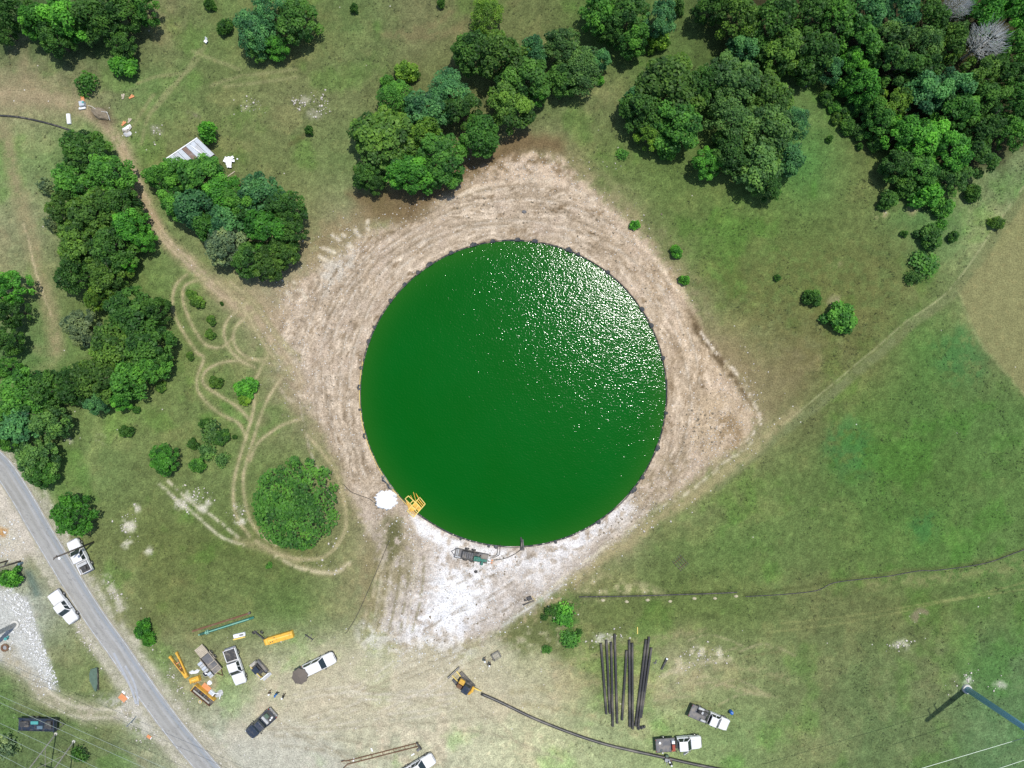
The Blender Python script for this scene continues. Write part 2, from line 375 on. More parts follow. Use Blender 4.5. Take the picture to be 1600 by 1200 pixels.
# white caliche, crushed by the trucks
for poly, a, b in [([(690, 875), (745, 880), (775, 905), (740, 960), (720, 1000), (640, 1010), (625, 965), (670, 930)], 1.0, .43),
                   ([(640, 800), (700, 840), (760, 855), (850, 850), (920, 820), (985, 770), (990, 800), (900, 865), (800, 890), (740, 905), (700, 890), (670, 850)], .85, .44),
                   ([(560, 960), (640, 985), (760, 960), (740, 1030), (640, 1040), (570, 1010)], .6, .47),
                   ([(820, 880), (900, 850), (880, 900), (800, 950), (770, 960)], .5, .5)]:
    area(poly, (243, 240, 238), 20, a, 1.2, b, 1, .9, 41)
area([(688, 895), (735, 905), (745, 945), (705, 985), (668, 965), (680, 925)], (250, 249, 248), 12, .95, 1.2, .38, 1, .7, 43)
area([(640, 800), (680, 830), (740, 850), (790, 856), (795, 872), (700, 862), (655, 835)], (246, 244, 242), 6, .9, .6, .36, 1, .8)
area([(560, 885), (610, 800), (640, 830), (655, 900), (610, 930), (590, 960), (560, 960)], (140, 130, 94), 18, .7, 1, .42, .6, .4)
area([(600, 810), (625, 815), (625, 860), (608, 880)], (98, 100, 62), 10, .8, 1, .4, .2)
for q in [(600, 920, 590, 985), (607, 835, 572, 960), (632, 860, 590, 905)]:
    stroke([(q[0], q[1]), ((q[0] + q[2]) / 2 + 3, (q[1] + q[3]) / 2), (q[2], q[3])], 7, (190, 178, 146), .7, 4, .45)
# trails of pale stones pushed off the pad on the upper left
for q in [(520, 365, 555, 392), (553, 353, 565, 370), (535, 360, 552, 385), (505, 385, 540, 400), (575, 345, 577, 360), (460, 440, 480, 465), (450, 455, 470, 480), (590, 340, 592, 348), (500, 400, 530, 415)]:
    stroke([(q[0], q[1]), (q[2], q[3])], 5, (224, 212, 188), .9, 3, .46, .3, 1, .9)
area([(500, 410), (560, 395), (555, 420), (510, 460), (500, 440)], (206, 198, 182), 10, .8, .9, .46, 1, .8)
area([(425, 545), (465, 545), (468, 575), (432, 578)], (206, 196, 178), 8, .8, .8, .45, 1, .8)
stroke([(430, 560), (470, 600), (455, 625), (430, 595)], 6, (206, 190, 164), .7, 4, .45)
# --- yard of worn ground below the pad, and the bare road verges
area([(470, 1040), (560, 1000), (690, 1010), (770, 1020), (860, 1090), (760, 1130), (560, 1150), (380, 1160), (400, 1080)], (194, 184, 156), 46, .7, 1.6, 0, .7, .3)
area([(330, 1160), (420, 1130), (520, 1160), (560, 1200), (560, 1260), (340, 1260)], (194, 190, 176), 30, .6, 1, 0, .9, .3)
for q in [((440, 1165), (640, 1190), (820, 1215)), ((430, 1150), (560, 1160), (700, 1190)), ((420, 1140), (600, 1135), (760, 1120)), ((880, 1190), (780, 1150), (700, 1140))]:
    stroke(q, 3, (150, 142, 118), .5, 3, .42)
for q in [((800, 1080), (900, 1070), (1000, 1060)), ((820, 1100), (930, 1120), (1000, 1150)), ((900, 1010), (1010, 1000), (1100, 985)), ((860, 1040), (930, 1025), (990, 1020)), ((1060, 1060), (1150, 1040), (1230, 1060)), ((1030, 1090), (1110, 1070), (1200, 1085))]:
    stroke(q, 7, (160, 150, 112), .5, 6, .46)
rt = random.Random(12)
for k in range(16):
    x0, y0 = rt.uniform(420, 760), rt.uniform(1030, 1160); L_ = rt.uniform(90, 240); a0 = rt.uniform(-.5, .5); cv = rt.uniform(-.5, .5); pts = []
    for i in range(8): pts.append((x0, y0)); x0 += math.cos(a0) * L_ / 8; y0 += math.sin(a0) * L_ / 8; a0 += cv / 8
    col = (160, 150, 124) if k % 2 else (210, 202, 184)
    stroke(pts, 2.2, col, .55, 2, .40, .15, seed=120 + k); stroke([(x + 3, y + 9) for x, y in pts], 2.2, col, .5, 2, .42, .15, seed=140 + k)
for k in range(14):
    x0, y0 = rt.uniform(960, 1180), rt.uniform(1000, 1110); pts = [(x0, y0), (x0 + 40, y0 - 8 + rt.uniform(-8, 8)), (x0 + 90, y0 - 6 + rt.uniform(-14, 20))]
    stroke(pts, 2.4, (176, 166, 130) if k % 3 else (120, 118, 80), .55, 2, .42, .15, seed=160 + k)
for k in range(14):
    x0, y0 = rt.uniform(690, 900), rt.uniform(850, 930); pts = [(x0, y0), (x0 - 40, y0 + 26), (x0 - 95, y0 + 52 + rt.uniform(-8, 14))]
    stroke(pts, 2.6, (150, 138, 120) if k % 2 else (246, 244, 240), .6, 2, .44, .2, 1, .5, seed=180 + k)
for k in range(9):
    x0 = 592 + 9 * k; stroke([(x0, 870), (x0 - 8 + rt.uniform(-5, 5), 920), (x0 - 20, 985)], 3, (206, 196, 172) if k % 2 else (120, 114, 78), .55, 2.5, .44, .2, seed=200 + k)
# --- vehicle tracks on the left
stroke([(-40, 145), (40, 150), (120, 165), (180, 215), (212, 280), (232, 330), (258, 372), (300, 415), (345, 458), (400, 500), (440, 545), (470, 600)], 22, (172, 156, 124), .95, 9, 0, .3, .5, .15)
for o_ in (-5, 5): stroke([(180 + o_, 215), (212 + o_, 280), (232 + o_, 330), (258 + o_, 372), (300 + o_, 415), (345 + o_, 458), (400 + o_, 500), (440 + o_, 545), (470 + o_, 600)], 3.5, (190, 174, 144), .8, 2.5, 0, .15)
stroke([(190, 235), (212, 285), (228, 318), (250, 355)], 10, (176, 156, 124), .7, 6)
area([(-60, 95), (60, 105), (135, 150), (120, 190), (20, 175), (-60, 165)], (152, 140, 108), 26, .6, 1.2, .4)
area([(330, 430), (400, 455), (450, 480), (440, 540), (390, 505), (345, 470)], (172, 154, 124), 16, .7, 1, 0, .6, .2)
stroke([(5, 200), (22, 280), (40, 350), (60, 420), (80, 490), (88, 545)], 24, (148, 140, 104), .85, 10)
stroke([(36, 350), (44, 376), (52, 410), (66, 452), (80, 492)], 2.6, (190, 176, 140), .9, 1.6)
stroke([(60, 545), (85, 560), (40, 600)], 20, (140, 140, 100), .5, 10)
for pts, w_ in [([(292, 430), (274, 448), (270, 480), (282, 512), (305, 548), (318, 560), (308, 590), (312, 615), (340, 645), (372, 662), (384, 684)], 3.4),
                ([(318, 436), (290, 446), (286, 470), (300, 508), (320, 538), (345, 543), (362, 530)], 3.2),
                ([(440, 560), (400, 562), (350, 566), (322, 580), (318, 600), (345, 620), (375, 640), (392, 660)], 3.2),
                ([(430, 540), (400, 590), (396, 640), (382, 690), (368, 740), (364, 775), (372, 812), (390, 838)], 4),
                ([(452, 575), (420, 620), (404, 660), (392, 700), (380, 745), (384, 790), (398, 826), (430, 852)], 4),
                ([(390, 470), (356, 500), (352, 530), (372, 560), (398, 575)], 4), ([(405, 480), (370, 510), (368, 540), (390, 560), (430, 570)], 4),
                ([(470, 655), (440, 665), (405, 690), (390, 720)], 4), ([(480, 680), (520, 730), (540, 790), (535, 840), (500, 872), (440, 868), (400, 845)], 5),
                ([(340, 440), (380, 480), (402, 520), (420, 548), (456, 590)], 3.4), ([(360, 440), (400, 476), (430, 520), (470, 560)], 3.4)]:
    stroke(pts, w_ + 7, (138, 138, 94), .45, 4, .35, .15, .1, .05)
    stroke(pts, w_ + .6, (182, 170, 132), .9, 2.2, 0, .12, .4, .1)
for pts in ([(248, 756), (275, 780), (310, 808), (345, 838), (380, 852)], [(262, 752), (300, 785), (335, 808), (372, 840)]):
    stroke(pts, 4, (206, 198, 172), .9, 2.5, .40, .12, .8, .6)
stroke([(370, 845), (430, 862), (500, 895), (545, 885)], 12, (160, 150, 112), .65, 6, .35)
stroke([(430, 870), (470, 888), (520, 896), (548, 880)], 5, (204, 192, 158), .8, 3, .44)
for x, y, r in [(300, 772, 11), (322, 780, 10), (283, 785, 11), (199, 822, 13), (214, 795, 9), (372, 795, 9), (378, 812, 10), (315, 792, 9), (198, 850, 8), (232, 862, 8), (158, 685, 8), (103, 688, 6)]:
    area([(x + r * math.cos(t), y + r * .8 * math.sin(t)) for t in np.linspace(0, 5.5, 7)], (214, 208, 188), 5, .9, .5, .48, .8, .9)
for pts in ([(320, 70), (305, 100), (275, 130), (248, 160), (228, 195), (220, 225)], [(312, 78), (285, 120), (262, 150), (240, 175)], [(215, 132), (250, 120), (280, 116)], [(462, 108), (410, 114), (360, 122), (330, 132)], [(462, 122), (400, 128), (350, 133)], [(300, 80), (335, 95), (375, 108)], [(165, 235), (205, 200), (240, 150)]):
    stroke(pts, 4.5, (146, 146, 102), .7, 3, .3)
stroke([(20, 80), (38, 60), (36, 100), (45, 140)], 16, (150, 138, 106), .6, 9)
area([(140, 172), (170, 168), (185, 190), (165, 200), (145, 188)], (112, 100, 80), 8, .8, .6, 0, .8)
for pts in [((600, 55), (660, 45), (705, 22)), ((640, 60), (690, 55), (730, 40))]: stroke(pts, 12, (130, 118, 84), .5, 7, .4)
for x, y, r, c in [(245, 205, 9, (160, 156, 140)), (297, 178, 8, (140, 132, 112)), (480, 158, 10, (176, 172, 150)), (490, 182, 11, (168, 164, 144)), (505, 162, 8, (190, 186, 166)), (385, 165, 9, (170, 166, 130))]:
    area([(x + r * math.cos(t), y + r * .8 * math.sin(t)) for t in np.linspace(0, 5.5, 7)], c, 5, .7, .8, .48, .4, .7)
# --- the road, its gravel edge, the pale ground left of it
ROAD = [(-80, 620), (-20, 705), (7, 735), (36, 780), (60, 822), (90, 872), (118, 918), (150, 968), (182, 1012), (212, 1056), (242, 1098), (275, 1142), (312, 1186), (352, 1232), (420, 1310)]
stroke(ROAD, 74, (160, 156, 130), .7, 12, 0, .6, .7, .4)
stroke(ROAD, 54, (178, 174, 154), .8, 6, 0, .5, .9, .6)
stroke([(x - 20, y + 10) for x, y in ROAD[6:]], 26, (176, 172, 150), .6, 10, .3, .7, .8, .5, 53)
stroke([(x + 22, y + 2) for x, y in ROAD[8:]], 34, (182, 177, 156), .6, 12, 0, .6, .8, .5)
stroke([(x - 26, y + 12) for x, y in ROAD], 11, (196, 190, 170), .8, 5, .40, .6, 1, .8)
stroke([(x + 27, y - 14) for x, y in ROAD[3:]], 9, (200, 194, 174), .7, 5, .46, .6, 1, .7, 52)
stroke([(166, 905), (185, 935), (193, 950)], 12, (196, 190, 170), .85, 5, .42, .6, 1, .8)
area([(-60, 690), (0, 745), (30, 800), (60, 868), (40, 872), (30, 885), (0, 880), (-60, 880)], (206, 196, 180), 12, .9, .8, 0, 1, .6)
area([(0, 822), (14, 828), (12, 842), (0, 844)], (190, 140, 80), 5, .8, .8, .4)
area([(-60, 905), (20, 925), (40, 935), (58, 985), (76, 1030), (92, 1078), (60, 1082), (30, 1050), (0, 1030), (-60, 1040)], (198, 198, 192), 8, .95, .5, 0, 1, .9)
area([(36, 890), (48, 892), (62, 930), (52, 936), (42, 910)], (102, 120, 108), 5, .8, .3)
stroke([(10, 1020), (45, 1060), (80, 1090), (130, 1110), (180, 1112), (210, 1100)], 30, (176, 168, 144), .85, 12, 0, .5, .8, .5)
area([(150, 1090), (200, 1075), (226, 1110), (250, 1150), (215, 1150), (185, 1120)], (196, 192, 178), 10, .8, .7, .4, 1, .7)
for pts in ([(70, 1075), (120, 1104), (190, 1108)], [(60, 1090), (110, 1118), (180, 1120)]): stroke(pts, 4, (206, 198, 176), .7, 3, .4)
# --- right-hand fields
area([(1700, 175), (1600, 300), (1495, 448), (1530, 532), (1602, 618), (1700, 720)], (138, 136, 92), 3, .9, .12)
stroke([(1680, 200), (1600, 305), (1497, 448), (1420, 512), (1362, 562), (1262, 645), (1190, 700), (1120, 760)], 15, (118, 126, 84), .9, 4, 0, .25)
stroke([(1680, 192), (1592, 302), (1488, 447), (1412, 506), (1354, 556), (1252, 640), (1200, 682)], 2.0, (160, 162, 118), .8, 1.6, .36, .1)
stroke([(1495, 448), (1530, 532), (1602, 618)], 3, (150, 152, 104), .7, 2.5, .4, .12)
stroke([(1245, 640), (1150, 725), (1040, 805), (960, 860), (880, 930), (800, 990)], 16, (168, 156, 116), .75, 7, .32, .5, .6, .3)
stroke([(1175, 690), (1080, 765), (1000, 815), (900, 890), (820, 950)], 4, (214, 204, 176), .7, 3, .46, .4, 1, .8)
for pts in ([(1200, 988), (1300, 977), (1400, 958), (1480, 940), (1600, 920)], [(1220, 974), (1330, 962), (1420, 948), (1520, 930), (1600, 910)]): stroke(pts, 1.8, (142, 146, 92), .7, 1.4, 0, .1)
area([(1350, 905), (1440, 895), (1530, 880), (1600, 872), (1600, 885), (1480, 908), (1360, 920)], (138, 138, 92), 12, .7, 1, .42)
area([(905, 900), (1000, 905), (1040, 925), (960, 930), (900, 925)], (190, 180, 138), 10, .7, 1, .5, .5, .6)
for x, y, r, c in [(1408, 1008, 12, (212, 208, 186)), (1440, 965, 15, (140, 130, 104)), (1515, 1062, 8, (214, 220, 206)), (1560, 1072, 9, (186, 190, 168)), (1303, 417, 8, (166, 166, 122)), (1305, 470, 9, (186, 178, 146)), (1490, 1076, 8, (170, 180, 130)), (1086, 1022, 14, (206, 198, 168)), (1118, 1020, 14, (212, 204, 174)), (1060, 1045, 14, (196, 186, 150)), (948, 998, 14, (206, 204, 188)), (965, 995, 9, (206, 204, 188)), (1380, 335, 12, (170, 160, 120)), (1430, 330, 10, (176, 160, 124)), (970, 50, 8, (120, 110, 80))]:
    area([(x + r * math.cos(t), y + r * .75 * math.sin(t)) for t in np.linspace(0, 5.5, 7)], c, 5, .85, .9, .47, .6, .7)
stroke([(1035, 1058), (1080, 1040), (1140, 1030)], 8, (190, 180, 146), .7, 4, .42)
area([(1100, 420), (1260, 380), (1420, 380), (1400, 520), (1270, 600), (1180, 540)], (104, 102, 60), 50, .4, 1.5, .45)
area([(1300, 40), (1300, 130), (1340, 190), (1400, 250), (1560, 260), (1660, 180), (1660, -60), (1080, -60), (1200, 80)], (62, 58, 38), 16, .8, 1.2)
for x, y, r in [(1440, 820, 26), (1330, 700, 40), (1500, 560, 40)]:
    area([(x + r * math.cos(t), y + r * 1.2 * math.sin(t)) for t in np.linspace(0, 5.5, 7)], (62, 118, 62), 18, .5, 1.4, .42)
area([(780, 990), (840, 945), (900, 925), (915, 985), (880, 1030), (820, 1015)], (96, 106, 60), 18, .75, 1.2, .36)
area([(850, 935), (905, 940), (910, 990), (870, 1000)], (66, 116, 46), 14, .6, 1.2, .42)
stroke([(905, 931), (1000, 930), (1152, 924)], 4, (78, 88, 50), .7, 3)
stroke([(1165, 931), (1302, 909), (1435, 890), (1540, 878), (1600, 857)], 4, (84, 92, 54), .6, 3)
stroke([(455, 225), (475, 212), (484, 204)], 6, (96, 92, 58), .6, 4)
ZG = ground_h_px(GX, GY, poly_sdf(GX, GY, PAD)) - .02 * N3 - .03 * N2
ZG = np.where(rr < PRAD - 1.5, -1.2, ZG)
ZG = ZG - sstep(420, 1500, np.hypot(GX - 800, GY - 600) * S) * .5
nx, ny = len(ax), len(ay)
idx = np.arange(nx * ny).reshape(ny, nx)
F = np.stack([idx[:-1, :-1], idx[:-1, 1:], idx[1:, 1:], idx[1:, :-1]], -1).reshape(-1, 4)
gme = fast_mesh('ground', np.stack([XX.ravel(), YY.ravel(), ZG], 1), F, 4, True)
at = gme.color_attributes.new('cover', 'FLOAT_COLOR', 'POINT')
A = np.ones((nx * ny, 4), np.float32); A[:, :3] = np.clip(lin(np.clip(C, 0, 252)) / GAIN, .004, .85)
at.data.foreach_set('color', A.ravel())
a2 = gme.color_attributes.new('soil', 'FLOAT_COLOR', 'POINT')
A2 = np.ones((nx * ny, 4), np.float32); A2[:, 0] = BARE; A2[:, 1] = SPK; A2[:, 2] = 0
a2.data.foreach_set('color', A2.ravel())

def ground_material():
    m = bpy.data.materials.new('ground_cover'); m.use_nodes = True; nt = m.node_tree; N = nt.nodes; L = nt.links.new
    b = N['Principled BSDF']; b.inputs['Roughness'].default_value = 1; b.inputs['Specular IOR Level'].default_value = .1
    tc = N.new('ShaderNodeTexCoord'); ca = N.new('ShaderNodeVertexColor'); ca.layer_name = 'cover'
    sa = N.new('ShaderNodeVertexColor'); sa.layer_name = 'soil'; sep = N.new('ShaderNodeSeparateColor'); L(sa.outputs[0], sep.inputs[0])
    def noise(sc, det, ro=.55):
        n = N.new('ShaderNodeTexNoise'); n.inputs['Scale'].default_value = sc; n.inputs['Detail'].default_value = det; n.inputs['Roughness'].default_value = ro
        L(tc.outputs['Object'], n.inputs['Vector']); return n
    def mr(src, a, b_, c, d):
        n = N.new('ShaderNodeMapRange'); n.inputs[1].default_value = a; n.inputs[2].default_value = b_; n.inputs[3].default_value = c; n.inputs[4].default_value = d
        L(src, n.inputs[0]); return n.outputs[0]
    def mix(t, f, a, b_):
        n = N.new('ShaderNodeMix'); n.data_type = 'RGBA'; n.blend_type = t
        for s_, q in ((0, f), (6, a), (7, b_)):
            if isinstance(q, (int, float)): n.inputs[s_].default_value = q
            elif isinstance(q, tuple): n.inputs[s_].default_value = (*q, 1)
            else: L(q, n.inputs[s_])
        return n.outputs[2]
    def math_(op, a, b_):
        n = N.new('ShaderNodeMath'); n.operation = op
        for i, q in enumerate((a, b_)):
            if isinstance(q, (int, float)): n.inputs[i].default_value = q
            else: L(q, n.inputs[i])
        return n.outputs[0]
    n1 = noise(4.6, 3, .6); n2 = noise(.7, 6, .68); n3 = noise(1.1, 5, .6)
    c = mix('MULTIPLY', 1.0, ca.outputs[0], mr(n1.outputs[0], .3, .7, .64, 1.36))
    c = mix('MULTIPLY', 1.0, c, mr(n2.outputs[0], .3, .7, .80, 1.20))
    # dry blades among the green
    dry = math_('MULTIPLY', mr(n3.outputs[0], .54, .68, 0, .30), math_('SUBTRACT', 1.0, sep.outputs[0]))
    c = mix('MIX', dry, c, mix('MULTIPLY', 1.0, c, (1.45, 1.22, 1.2)))
    # stones
    vo = N.new('ShaderNodeTexVoronoi'); vo.inputs['Scale'].default_value = 2.3; L(tc.outputs['Object'], vo.inputs['Vector'])
    sepv = N.new('ShaderNodeSeparateColor'); L(vo.outputs['Color'], sepv.inputs[0])
    near = mr(vo.outputs['Distance'], .30, .18, 0, 1)
    some = math_('LESS_THAN', sepv.outputs[0], math_('MULTIPLY', sep.outputs[1], .32))
    stone = math_('MULTIPLY', near, some)
    c = mix('MIX', math_('MULTIPLY', stone, .75), c, mix('MIX', sepv.outputs[1], (.50, .45, .38), (.68, .66, .62)))
    # clods and tyre crumbs on bare soil
    n4 = noise(2.2, 5, .75); clod = math_('MULTIPLY', mr(n4.outputs[0], .57, .70, 0, .75), sep.outputs[0])
    c = mix('MIX', clod, c, mix('MULTIPLY', 1.0, c, (.52, .50, .48)))
    L(c, b.inputs['Base Color'])
    bp = N.new('ShaderNodeBump'); bp.inputs['Strength'].default_value = .5; bp.inputs['Distance'].default_value = .18
    L(math_('ADD', n1.outputs[0], math_('MULTIPLY', stone, .4)), bp.inputs['Height']); L(bp.outputs[0], b.inputs['Normal'])
    return m
ground = link('ground', gme, None, ground_material()); tag(ground, kind='structure')

# ------------------------------------------------------------------ pond: water, liner, flaps
def water_material():
    m = bpy.data.materials.new('green_water'); m.use_nodes = True; nt = m.node_tree; N = nt.nodes; L = nt.links.new
    b = N['Principled BSDF']; b.inputs['Roughness'].default_value = .10; b.inputs['IOR'].default_value = 1.33; b.inputs['Specular IOR Level'].default_value = .24
    tc = N.new('ShaderNodeTexCoord')
    ln = N.new('ShaderNodeVectorMath'); ln.operation = 'LENGTH'; L(tc.outputs['Object'], ln.inputs[0])
    ns = N.new('ShaderNodeTexNoise'); ns.inputs['Scale'].default_value = .09; ns.inputs['Detail'].default_value = 4; L(tc.outputs['Object'], ns.inputs['Vector'])
    r1 = N.new('ShaderNodeMapRange'); r1.inputs[1].default_value = 18; r1.inputs[2].default_value = 25.0; L(ln.outputs['Value'], r1.inputs[0])
    pw = N.new('ShaderNodeMath'); pw.operation = 'POWER'; pw.inputs[1].default_value = 3.2; L(r1.outputs[0], pw.inputs[0])
    mx = N.new('ShaderNodeMix'); mx.data_type = 'RGBA'; mx.inputs[6].default_value = (.0002, .072, .0015, 1); mx.inputs[7].default_value = (.0002, .088, .006, 1); L(ns.outputs[0], mx.inputs[0])
    m2 = N.new('ShaderNodeMix'); m2.data_type = 'RGBA'; m2.inputs[7].default_value = (.012, .092, .006, 1); L(pw.outputs[0], m2.inputs[0]); L(mx.outputs[2], m2.inputs[6])
    L(m2.outputs[2], b.inputs['Base Color'])
    mp = N.new('ShaderNodeMapping'); mp.inputs['Rotation'].default_value = (0, 0, .5); mp.inputs['Scale'].default_value = (1.0, 1.12, 1); L(tc.outputs['Object'], mp.inputs['Vector'])
    a = N.new('ShaderNodeTexNoise'); a.inputs['Scale'].default_value = 3.1; a.inputs['Detail'].default_value = 1.6; a.inputs['Roughness'].default_value = .5; L(mp.outputs[0], a.inputs['Vector'])
    c = N.new('ShaderNodeTexNoise'); c.inputs['Scale'].default_value = .55; c.inputs['Detail'].default_value = 1; L(mp.outputs[0], c.inputs['Vector'])
    ad = N.new('ShaderNodeMath'); ad.operation = 'MULTIPLY_ADD'; ad.inputs[1].default_value = .8; L(c.outputs[0], ad.inputs[0]); L(a.outputs[0], ad.inputs[2])
    bp = N.new('ShaderNodeBump'); bp.inputs['Strength'].default_value = 1; bp.inputs['Distance'].default_value = WAVE; L(ad.outputs[0], bp.inputs['Height']); L(bp.outputs[0], b.inputs['Normal'])
    return m
WAVE = .040
WZ = .62; RW = PRAD * S * (H - WZ) / H; PC = P(PCX, PCY, WZ)
mb = MB(); mb.v.append((0, 0, 0)); nseg = 180
for rad in (RW * .35, RW * .7, RW): mb.v += [(rad * math.cos(2 * math.pi * k / nseg), rad * math.sin(2 * math.pi * k / nseg), 0) for k in range(nseg)]
mb.f += [(0, 1 + k, 1 + (k + 1) % nseg) for k in range(nseg)]
for j in range(2): mb.f += [(1 + j * nseg + k, 1 + (j + 1) * nseg + k, 1 + (j + 1) * nseg + (k + 1) % nseg, 1 + j * nseg + (k + 1) % nseg) for k in range(nseg)]
water = mb.build('pond_water', water_material()); water.location = PC; tag(water, kind='structure')

LR = thing('pond_liner', 'dark plastic pond liner edge ringing the round green pond', 'pond liner', (PC.x, PC.y, WZ))
rings = [[], [], [], []]; nl = 360
for k in range(nl):
    t = 2 * math.pi * k / nl; wob = .06 * math.sin(t * 23) * math.sin(t * 7 + 1) + .05 * random.random()
    for ring, (dr_, dz) in zip(rings, ((-.25, -.25), (.0, .03), (.10 + wob * .4, .30), (.13 + wob * .8, .335))):
        ring.append(((RW + dr_) * math.cos(t), (RW + dr_) * math.sin(t), dz))
MB().loft(rings, False).build('liner_sheet', M['liner'], LR, smooth=True)
FL = [(670, 411, 2.0), (607, 467, 1.4), (628, 440, .9), (652, 424, 1.0), (573, 532, 1.5), (583, 510, .9), (559, 605, 1.2), (566, 575, .8), (571, 681, 1.3), (562, 640, .7), (604, 747, 1.8), (612, 757, 1.6), (722, 836, .8), (764, 851, 1.0), (775, 853, .8), (868, 846, .8), (935, 815, 1.3), (988, 764, 1.5), (1003, 745, .9), (1027, 700, 1.4), (1039, 645, .8), (1003, 483, 1.6), (1015, 510, .9), (950, 425, 1.2), (905, 394, 1.1), (890, 388, 1.5), (836, 376, 1.3), (809, 374, 1.8), (740, 383, 1.4), (770, 376, .8), (705, 395, 1.0), (1033, 560, 1.0)]
for i, (fx, fy, sz) in enumerate(FL):
    sz *= random.uniform(.35, .75)
    t = math.atan2(-(fy - PCY), fx - PCX); rad = RW + .22
    o = MB(); n = 7; top = []
    for j in range(n + 1):
        q = j / n - .5; top.append((q * sz * 1.25, (.28 + .55 * sz * (.5 - abs(q)) * random.uniform(.5, 1.3))))
    up = [(0.0 if True else 0, x, 0.30) for x, y in top]
    o.add([(-.10, x, .30) for x, y in top] + [(.10 + y * .5, x * .95, .46 + .1 * random.random()) for x, y in top] + [(.12 + y, x * .9, .365) for x, y in top],
          [(j, j + 1, n + 2 + j, n + 1 + j) for j in range(n)] + [(n + 1 + j, n + 2 + j, 2 * n + 3 + j, 2 * n + 2 + j) for j in range(n)])
    f = o.build('liner_flap', M['liner'], LR); f.location = (RW * math.cos(t), RW * math.sin(t), 0); f.rotation_euler = (0, 0, t)
    sm = f.modifiers.new('thick', 'SOLIDIFY'); sm.thickness = .02
pts = []
for t in np.linspace(168, 228, 40): pts.append((PC.x + (RW + .11) * math.cos(math.radians(t)), PC.y + (RW + .11) * math.sin(math.radians(t)) , WZ + .36 + .02 * math.sin(t)))
tag(MB().tube(pts, .05, 6).build('yellow_rope', M['pale_yellow']), 'thin yellow rope lying along the left rim of the pond', 'rope')

# ------------------------------------------------------------------ road
def strip(pts, w0, w1, z):
    v = []; n = len(pts)
    for i, p in enumerate(pts):
        d = pts[min(i + 1, n - 1)] - pts[max(i - 1, 0)]; d = np.array([-d[1], d[0]]) / np.hypot(*d)
        v += [tuple(P(*(p + d * w0))[:2]) + (z,), tuple(P(*(p + d * w1))[:2]) + (z,)]
    return v, [(2 * i, 2 * i + 1, 2 * i + 3, 2 * i + 2) for i in range(n - 1)]
RP = smooth_path(ROAD, 24)
def road_mesh():
    n = len(RP); m = 29; V = []; W = []; P_ = []
    for i, p in enumerate(RP):
        t = RP[min(i + 1, n - 1)] - RP[max(i - 1, 0)]; t = np.array([-t[1], t[0]]) / np.hypot(*t)
        for j in range(m):
            q = p + t * (j / (m - 1) - .5) * 36; V.append((*P(*q)[:2], .03)); W.append((j / (m - 1) - .5) * 36); P_.append((i * 1.2, q[0], q[1]))
    W = np.array(W); P_ = np.array(P_); s = P_[:, 0]
    n1 = fbm(s / 9, W / 2.2, 301, 4); n2 = fbm(s / 40, W / 6, 302, 3); n3 = fbm(P_[:, 1] / 3, P_[:, 2] / 3, 303, 3)
    c = np.array([166, 164, 158.]) + (n1 - .5)[:, None] * 26 + (n2 - .5)[:, None] * np.array([24, 24, 30.]) + (n3 - .5)[:, None] * 14
    for w0, sg, cc, k in ((-10, 3.2, (152, 160, 168), .75), (-3.5, 1.8, (186, 188, 190), .55), (7.5, 2.6, (176, 176, 172), .6), (2.5, 1.4, (150, 152, 152), .35)):
        k_ = (k * np.exp(-((W - w0 - 1.5 * (n2 - .5)) / sg) ** 2) * np.clip(.4 + 1.2 * n1, 0, 1.1))[:, None]; c = c * (1 - k_) + np.array(cc, float) * k_
    e_ = (sstep(15.2, 17.6, np.abs(W) + (n3 - .5) * 7) * .9)[:, None]; c = c * (1 - e_) + np.array([180, 172, 148.]) * e_
    cr = ((np.abs(fbm(s / 14, W / 14, 305, 4) - .5) < .006) * .35)[:, None]; c = c * (1 - cr) + 110 * cr
    F_ = [(i * m + j, i * m + j + 1, (i + 1) * m + j + 1, (i + 1) * m + j) for i in range(n - 1) for j in range(m - 1)]
    me = fast_mesh('road', np.array(V), np.array(F_)[:, ::-1], 4)
    at = me.color_attributes.new('wear', 'FLOAT_COLOR', 'POINT'); A = np.ones((len(V), 4), np.float32); A[:, :3] = lin(c) / GAIN; at.data.foreach_set('color', A.ravel()); return me
mr_ = mat('asphalt', (1, 1, 1), .92, var=.10, scale=6, bump=.1); nt = mr_.node_tree
vc = nt.nodes.new('ShaderNodeVertexColor'); vc.layer_name = 'wear'
nt.links.new(vc.outputs[0], [n for n in nt.nodes if n.type == 'MIX'][0].inputs[6])
tag(link('road', road_mesh(), None, mr_), kind='structure')
RP = smooth_path(ROAD, 8)
MWL = mat('worn_road_paint', (.40, .42, .43), .8, var=.3, scale=2, dirt=(.26, .26, .24), dirt_amt=.7)
for wa, wb in ((-15.6, -14.4), (14.4, 15.6)):
    tag(MB().add(*strip(RP, wa, wb, .036)).build('road_line', MWL), kind='structure')
MWT = mat('road_dust', (.33, .345, .365), .95, var=.15, scale=1.5)
for pts, w_ in (([(178, 1020), (193, 1050), (205, 1075), (213, 1100)], 1.8), ([(196, 1040), (208, 1062), (214, 1082), (216, 1102)], 1.6)):
    tag(MB().add(*strip(smooth_path(pts, 6), -w_, w_, .042)).build('road_dust_track', MWT), kind='structure')

